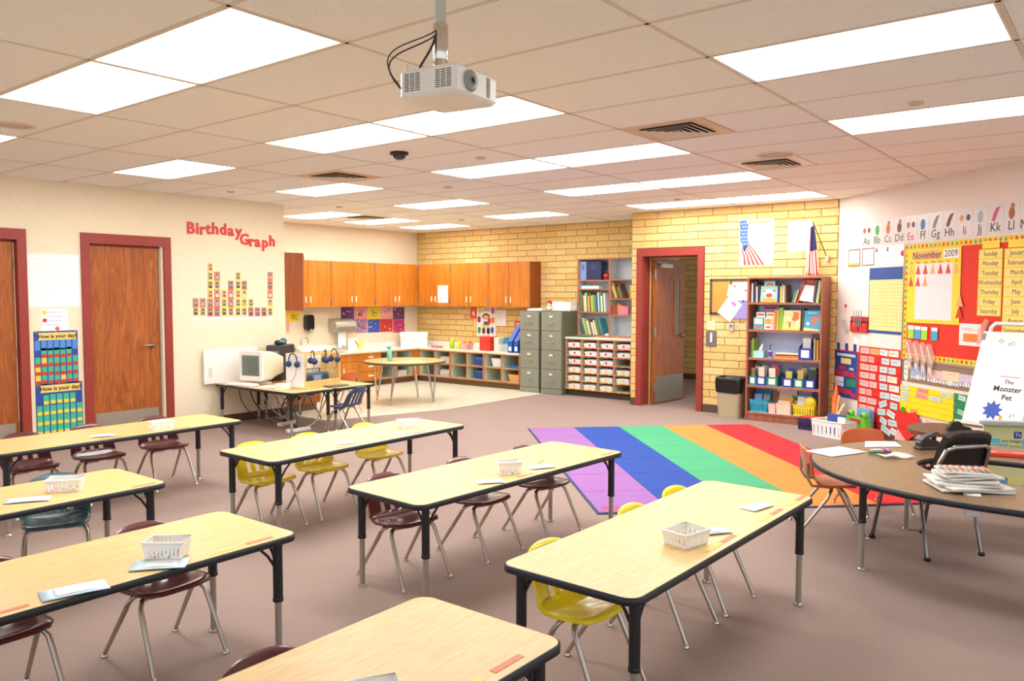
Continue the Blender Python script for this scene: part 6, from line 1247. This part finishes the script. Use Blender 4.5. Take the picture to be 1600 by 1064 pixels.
obj('base', G().box(-.085, -.035, 0, .085, .035, .018, 0, .005), M('3A3A3E', .4), t); obj('body', G().prism([(-.07, .018), (.06, .018), (.07, .05), (-.02, .075), (-.07, .06)], -.03, .03), M('232326', .4), t); obj('lever', G().prism([(-.08, .045), (-.04, .085), (.05, .115), (.08, .105), (.0, .075)], -.022, .022), M('4A4A50', .35), t)
nx, ny = onq(1510, 762)
NPC = ['E6E2DC', 'D8D4CE', 'ECE8E2', 'CFCBC6', 'E8E2DA', 'DAD6D2', 'F0ECE4']
for k in range(7):
    wv = random.uniform(.002, .004); hgt = .0145*k
    o = solid('newspaper', G().sheet(lambda u, v, wv=wv: ((u-.5)*(.36-.02*k), (v-.5)*(.26-.015*k), .008+wv*math.sin(u*5+k)+.002*(v-.5)*math.sin(k)), 10, 6, .009), M(NPC[k], .7), 'folded newspaper, %s in the untidy stack on the brown table' % ['bottom', 'second', 'third', 'fourth', 'fifth', 'sixth', 'top'][k], 'newspaper', (nx+random.uniform(-.02, .02), ny+random.uniform(-.02, .02), zq+hgt), math.radians(-62+random.uniform(-22, 22)), 'newspaper stack')
    if k >= 4:
        gp = G()
        for q in range(8): gp.box(-.12+.03*q, -.08, .026, -.10+.03*q, .04, .027, q % 2)
        tag(obj('printed_columns', gp, [M('9A9690', .8), M('C8705A' if k == 6 else 'AFA9A4', .8)], o), kind='stuff')
x, y = onq(1517, 771); t = thing('paper_tag', 'white patterned paper flap hanging over the brown table edge', 'paper', (x, y, zq), math.radians(-72)); obj('flap', G().sheet(lambda u, v: ((u-.5)*.08, -.02-.05*math.sin(v*1.6), .006-.11*v*v), 4, 8, .003), M('E8E6EC', .6), t)
# ================================================================== EASEL CORNER
x, y = 7.10, 1.22
t = thing('side_table', 'small oval brown wooden table in front of the yellow chart', 'table', (x, y, .0135)); obj('tabletop', G().prism(ell(0, 0, .30, .23, 28), .495, .52, 0, 'xy'), wood('dark_walnut', '7A5A3E', '6B4C32', '573B26', 5, (1.5, 9, 9), .4, 3), t)
for a in (30, 150, 210, 330): obj('leg', G().tube([(.17*math.cos(math.radians(a)), .13*math.sin(math.radians(a)), .496), (.22*math.cos(math.radians(a)), .17*math.sin(math.radians(a)), 0)], [.02, .014], 8), M('4A2E22', .5), t)
solid('tape_dispenser', G().prism([(-.09, 0), (.09, 0), (.08, .03), (.03, .04), (0, .075), (-.05, .07), (-.08, .03)], -.025, .025), M('2A2622', .5), 'dark tape dispenser on the small oval table', 'tape dispenser', (7.05, 1.08, .535), math.radians(-60))
# whiteboard easel, parallel to the right wall and leaning back
EA = math.radians(-114); _r = ray(1502, 658); EL = Vector((7.6, 7.6*_r.y/_r.x, 0)); EZ = HC+7.6*_r.z/_r.x
ez = thing('easel', 'white teaching easel leaning back in front of the red board', 'easel', EL, EA)
TL_ = Matrix.Translation((0, 0, EZ)) @ Matrix.Rotation(-.34, 4, 'X')
obj('whiteboard', G().box(0, 0, 0, .62, .02, .80, 0, .004, TL_), M('F1F0EE', .25), ez)
obj('tray', G().box(-.02, -.07, -.03, .64, .03, .0, 0, .004, TL_), M('B9B5B4', .4, .4), ez)
obj('top_tube', G().tube([(.04, .03, .70), (.04, .03, .84), (.07, .03, .88), (.55, .03, .88), (.58, .03, .84), (.58, .03, .70)], .018, 10, 0, TL_), M('EDEBE8', .35), ez)
for x in (.05, .57): obj('leg', G().tube([(x, .03, .46), (x-.0, -.06, .0)], .018, 8), M('D8D4D0', .4), ez); obj('rear_leg', G().tube([(x, .24, 1.12), (x, .30, .0)], .016, 8), M('D8D4D0', .4), ez)
obj('orange_clip', G().box(.34, -.0, .86, .48, .06, .90, 0, .008, TL_), M('EE6A2C', .5), ez); obj('drawn_mark', G().tube([(.15, -.003, .72), (.17, -.003, .735), (.19, -.003, .72), (.17, -.003, .70), (.15, -.003, .72)], .002, 5, 0, TL_).tube([(.23, -.003, .69), (.27, -.003, .72), (.29, -.003, .70), (.25, -.003, .68), (.23, -.003, .69)], .002, 5, 0, TL_), M('8A8A90', .6), ez); obj('corner_clip', G().box(.0, -.006, .72, .03, .0, .78, 0, .003, TL_), M('8A8884', .4), ez)
EM = Matrix.Translation(EL) @ Matrix.Rotation(EA, 4, 'Z') @ TL_
bp = EM @ Vector((.30, -.016, .004))
bb_ = thing('big_book', 'large white picture book titled The Monster Pet on the easel', 'book', bp, (Matrix.Rotation(EA, 3, 'Z') @ Matrix.Rotation(-.34, 3, 'X')).to_euler())
obj('cover', G().box(-.19, 0, 0, .19, .014, .46, 0, .002), M('F6F5F4', .4), bb_)
words(bb_, 'The', .05, M('2A2A30', .6), .02, .365, -.002); words(bb_, 'Monster', .066, M('2A2A30', .6), .02, .305, -.002, .001); words(bb_, 'Pet', .062, M('2A2A30', .6), .03, .235, -.002, .001); obj('author_line', G().box(-.06, -.0015, .405, .10, 0, .415), M('E8A0A8', .6), bb_)
bl = G().prism([(p[0], p[1]) for p in star(-.06, .12, .085, 9, .62)], -.0018, 0)
obj('printed_monster', bl, M('2A4FB8', .5), bb_); obj('printed_pet', G().prism(ell(.02, .065, .014, .024, 8), -.0018, 0), M('F0A83A', .5), bb_); obj('printed_leaf', G().prism(ell(.05, .02, .018, .018, 8), -.0018, 0), M('7AB83A', .5), bb_); obj('printed_drop', G().prism(ell(.09, .09, .007, .02, 8), -.0018, 0).prism(ell(.115, .1, .006, .016, 8), -.0018, 0), M('6FC8B8', .5), bb_)
# big poster board under the easel, facing the class
WE = Plane((6.76, .88), math.radians(-64.5))
(ea, _), _z = WE.at(1533, 790), WE.at(1560, 664)[1]
pbh = _z; pw = 1.0
pb = thing('poster_board', 'tall pale green story poster with Tt badge leaning on the easel', 'poster', WE.pt(ea, 0), WE.a)
obj('board', G().box(0, 0, 0, pw, .02, pbh, 0, .002), M('CBCB96', .5), pb); obj('rail', G().box(-.02, -.03, pbh, pw, .04, pbh+.03, 0, .004), M('B4B6B8', .35, .5), pb)
bg_ = obj('badge', G().box(.20, -.002, pbh-.095, .25, 0, pbh-.045), M('2440A0', .5), pb); words(bg_, 'Tt', .038, WHITE, .225, pbh-.07, -.003)
for k, (tx, x, dz) in enumerate((('are hungry', .19, .115), ('must', .345, .115), ('make', .21, .155), ('Here', .09, .19))): words(pb, tx, .032, M('5A5A50', .7), x, pbh-dz, -.0025)
for x0, x1, dz in ((.05, .11, .115), (.26, .31, .115), (.05, .165, .155), (.255, .275, .155), (.13, .22, .19)): obj('highlight_tape', G().box(x0, -.002, pbh-dz-.016, x1, 0, pbh-dz+.016), M('4FB8C8', .5), pb)
for x, dz in ((.285, .155), (.315, .155), (.35, .155), (.06, .225), (.15, .225), (.2, .225)): obj('red_tick', G().box(x, -.002, pbh-dz-.02, x+.02, 0, pbh-dz+.015), M('D8483A', .6), pb)
obj('picture_panel', G().box(.03, -.002, .02, .97, 0, pbh-.38), M('D8D28A', .5), pb); obj('printed_window', G().box(.0, -.003, pbh-.55, .17, -.001, pbh-.385), M('6F9AB8', .5), pb); obj('printed_grass', G().prism([(.03, .0), (.97, .0), (.97, .07), (.4, .05), (.3, .09), (.2, .04), (.03, .06)], -.003, -.001), M('5FA03C', .5), pb)
ch_ = obj('printed_child', G().prism(ell(.34, pbh-.47, .07, .085, 14), -.0035, -.001).prism([(.26, pbh-.58), (.42, pbh-.58), (.4, pbh-.5), (.28, pbh-.5)], -.0035, -.001), M('1F1614', .5), pb); obj('printed_face', G().prism(ell(.345, pbh-.48, .042, .058, 12), -.0048, -.0035), M('D8A07A', .5), ch_)
obj('printed_sleeve', G().prism([(.14, pbh-.66), (.42, pbh-.66), (.42, pbh-.58), (.2, pbh-.57)], -.0032, -.001), M('E8DCA0', .5), pb)
x, y = onq(1572, 711); t = thing('red_book', 'flat bright red book on the far arm of the brown table', 'book', (x, y-.06, zq), math.radians(-74)); obj('cover', G().box(-.19, -.05, 0, .19, .05, .022, 0, .002), M('E0452E', .45), t); obj('title', G().box(-.03, -.012, .022, .06, .0, .0226), M('F6C8B8', .6), t); obj('logo', G().box(-.17, -.03, .022, -.12, -.015, .0226), WHITE, t)
# book rack right of the easel
t = thing('wire_rack', 'black wire rack of green books behind the easel', 'book rack', (7.33, .47, 0), EA); rkz = .62
obj('frame', G().tube([(0, .1, 0), (0, .1, .9), (.02, .1, .94), (.24, .1, .94)], .007, 6).tube([(0, .1, .72), (.24, .1, .72)], .006, 6).tube([(0, -.08, 0), (0, -.08, rkz), (0, .1, rkz)], .007, 6).tube([(0, -.08, rkz), (.24, -.08, rkz)], .006, 6), BLACK, t)
obj('shelf_plate', G().box(0, -.08, rkz-.01, .24, .1, rkz), M('C8C4BE', .4), t)
T3 = Matrix.Translation((7.33, .47, 0)) @ Matrix.Rotation(EA, 4, 'Z')
for k, (c, cn) in enumerate((('3F7A62', 'green'), ('8FA89A', 'grey green'), ('D8D2C4', 'cream'))): book('%s book standing in the black wire rack' % cn, T3 @ Vector((0, -.05, rkz+.002)), EA, .04+.06*k, .04, .22, .13, c, .2)
# floor things between bookcase and right wall
def crate(label, loc, rot, w, d, h, c, slot=True, name='crate'):
    t = thing(name, label, 'crate', loc, rot); obj('crate_walls', basket_geo(w, d, h, .006, 21, 15, 7, .92, slot), M(c, .4), t); obj('crate_floor', G().box(-w*.45, -d*.45, 0, w*.45, d*.45, .006), M(c, .4), t); obj('rim', G().tube([(-w/2, -d/2, h), (w/2, -d/2, h), (w/2, d/2, h), (-w/2, d/2, h), (-w/2, -d/2, h)], .01, 6), M(c, .4), t); return t
FR = math.radians(-112)
crate('white slotted crate of books on the carpet by the bookcase', (9.28, 2.66, 0), FR, .40, .26, .18, 'F2F0F2'); crate('small dark purple crate beside the white crate', (9.60, 3.02, 0), math.radians(-100), .22, .2, .13, '3A2A5A')
def fl(name, label, cat, x, y, z, g, c, rot=FR): return solid(name, g, M(c, .5), label, cat, (x, y, z), rot)
fl('book', 'blue book with purple lettering standing in the white crate', 'book', 9.30, 2.655, .02, G().box(-.11, -.012, 0, .12, .012, .23, 0, .002), '2F4FA8', (-.1, 0, FR)); fl('book', 'white booklet leaning in the white crate', 'book', 9.24, 2.57, .02, G().box(-.05, -.008, 0, .05, .008, .21), 'EDEBE0', (-.05, 0, FR)); fl('book', 'yellow card standing at the crate end', 'book', 9.35, 2.74, .02, G().box(-.04, -.008, 0, .04, .008, .19), 'EFE08A', (-.05, 0, FR)); fl('folder', 'red folder lying on the purple crate', 'folder', 9.60, 3.02, .142, G().box(-.1, -.08, 0, .1, .08, .012), 'E0402A', math.radians(-100))
t = thing('frog_toy', 'bright green frog toy with red mouth behind the white crate', 'toy', (9.47, 2.45, 0), WR.a+.1); obj('body', G().prism([(-.14, 0), (.14, 0), (.17, .12), (.15, .22), (-.15, .22), (-.17, .12)], -.04, .04), M('6AC83A', .5), t); obj('mouth', G().box(-.09, -.043, .15, .09, -.04, .2), M('C83A2A', .5), t)
for sx in (-1, 1): e = obj('eye', G().ball((sx*.11, -.01, .25), .04, 12), M('7AD04A', .5), t); obj('pupil', G().ball((sx*.11, -.045, .25), .016, 8), M('7A1F1A', .4), e)
t = thing('giant_crayon', 'large orange crayon shaped toy standing by the bookcase', 'toy', (9.83, 2.80, 0)); obj('barrel', G().lathe([(0, 0), (.045, 0), (.045, .36), (.03, .40), (.008, .53), (0, .53)], 16), M('EE6A1F', .45), t); obj('wrapper', G().lathe([(.0462, .06), (.0462, .32)], 16, 0, None, (0, 0, 0), False), M('F08A4A', .5), t)
fl('play_box', 'blue cardboard box with sky print against the pale wall', 'box', 9.56, 2.40, 0, G().box(-.12, -.03, 0, .12, .03, .30, 0, .003), '6FA8CC', WR.a); fl('ruler', 'wooden ruler sticking up behind the crates', 'ruler', 9.72, 2.78, 0, G().box(-.012, -.003, 0, .012, .003, .42), 'D8B070', (-.05, .1, -2)); fl('ruler', 'cream stick leaning over the white crate', 'ruler', 9.42, 2.68, .19, G().box(-.012, -.006, 0, .012, .006, .2), 'EADDB0', (-.1, .5, FR))
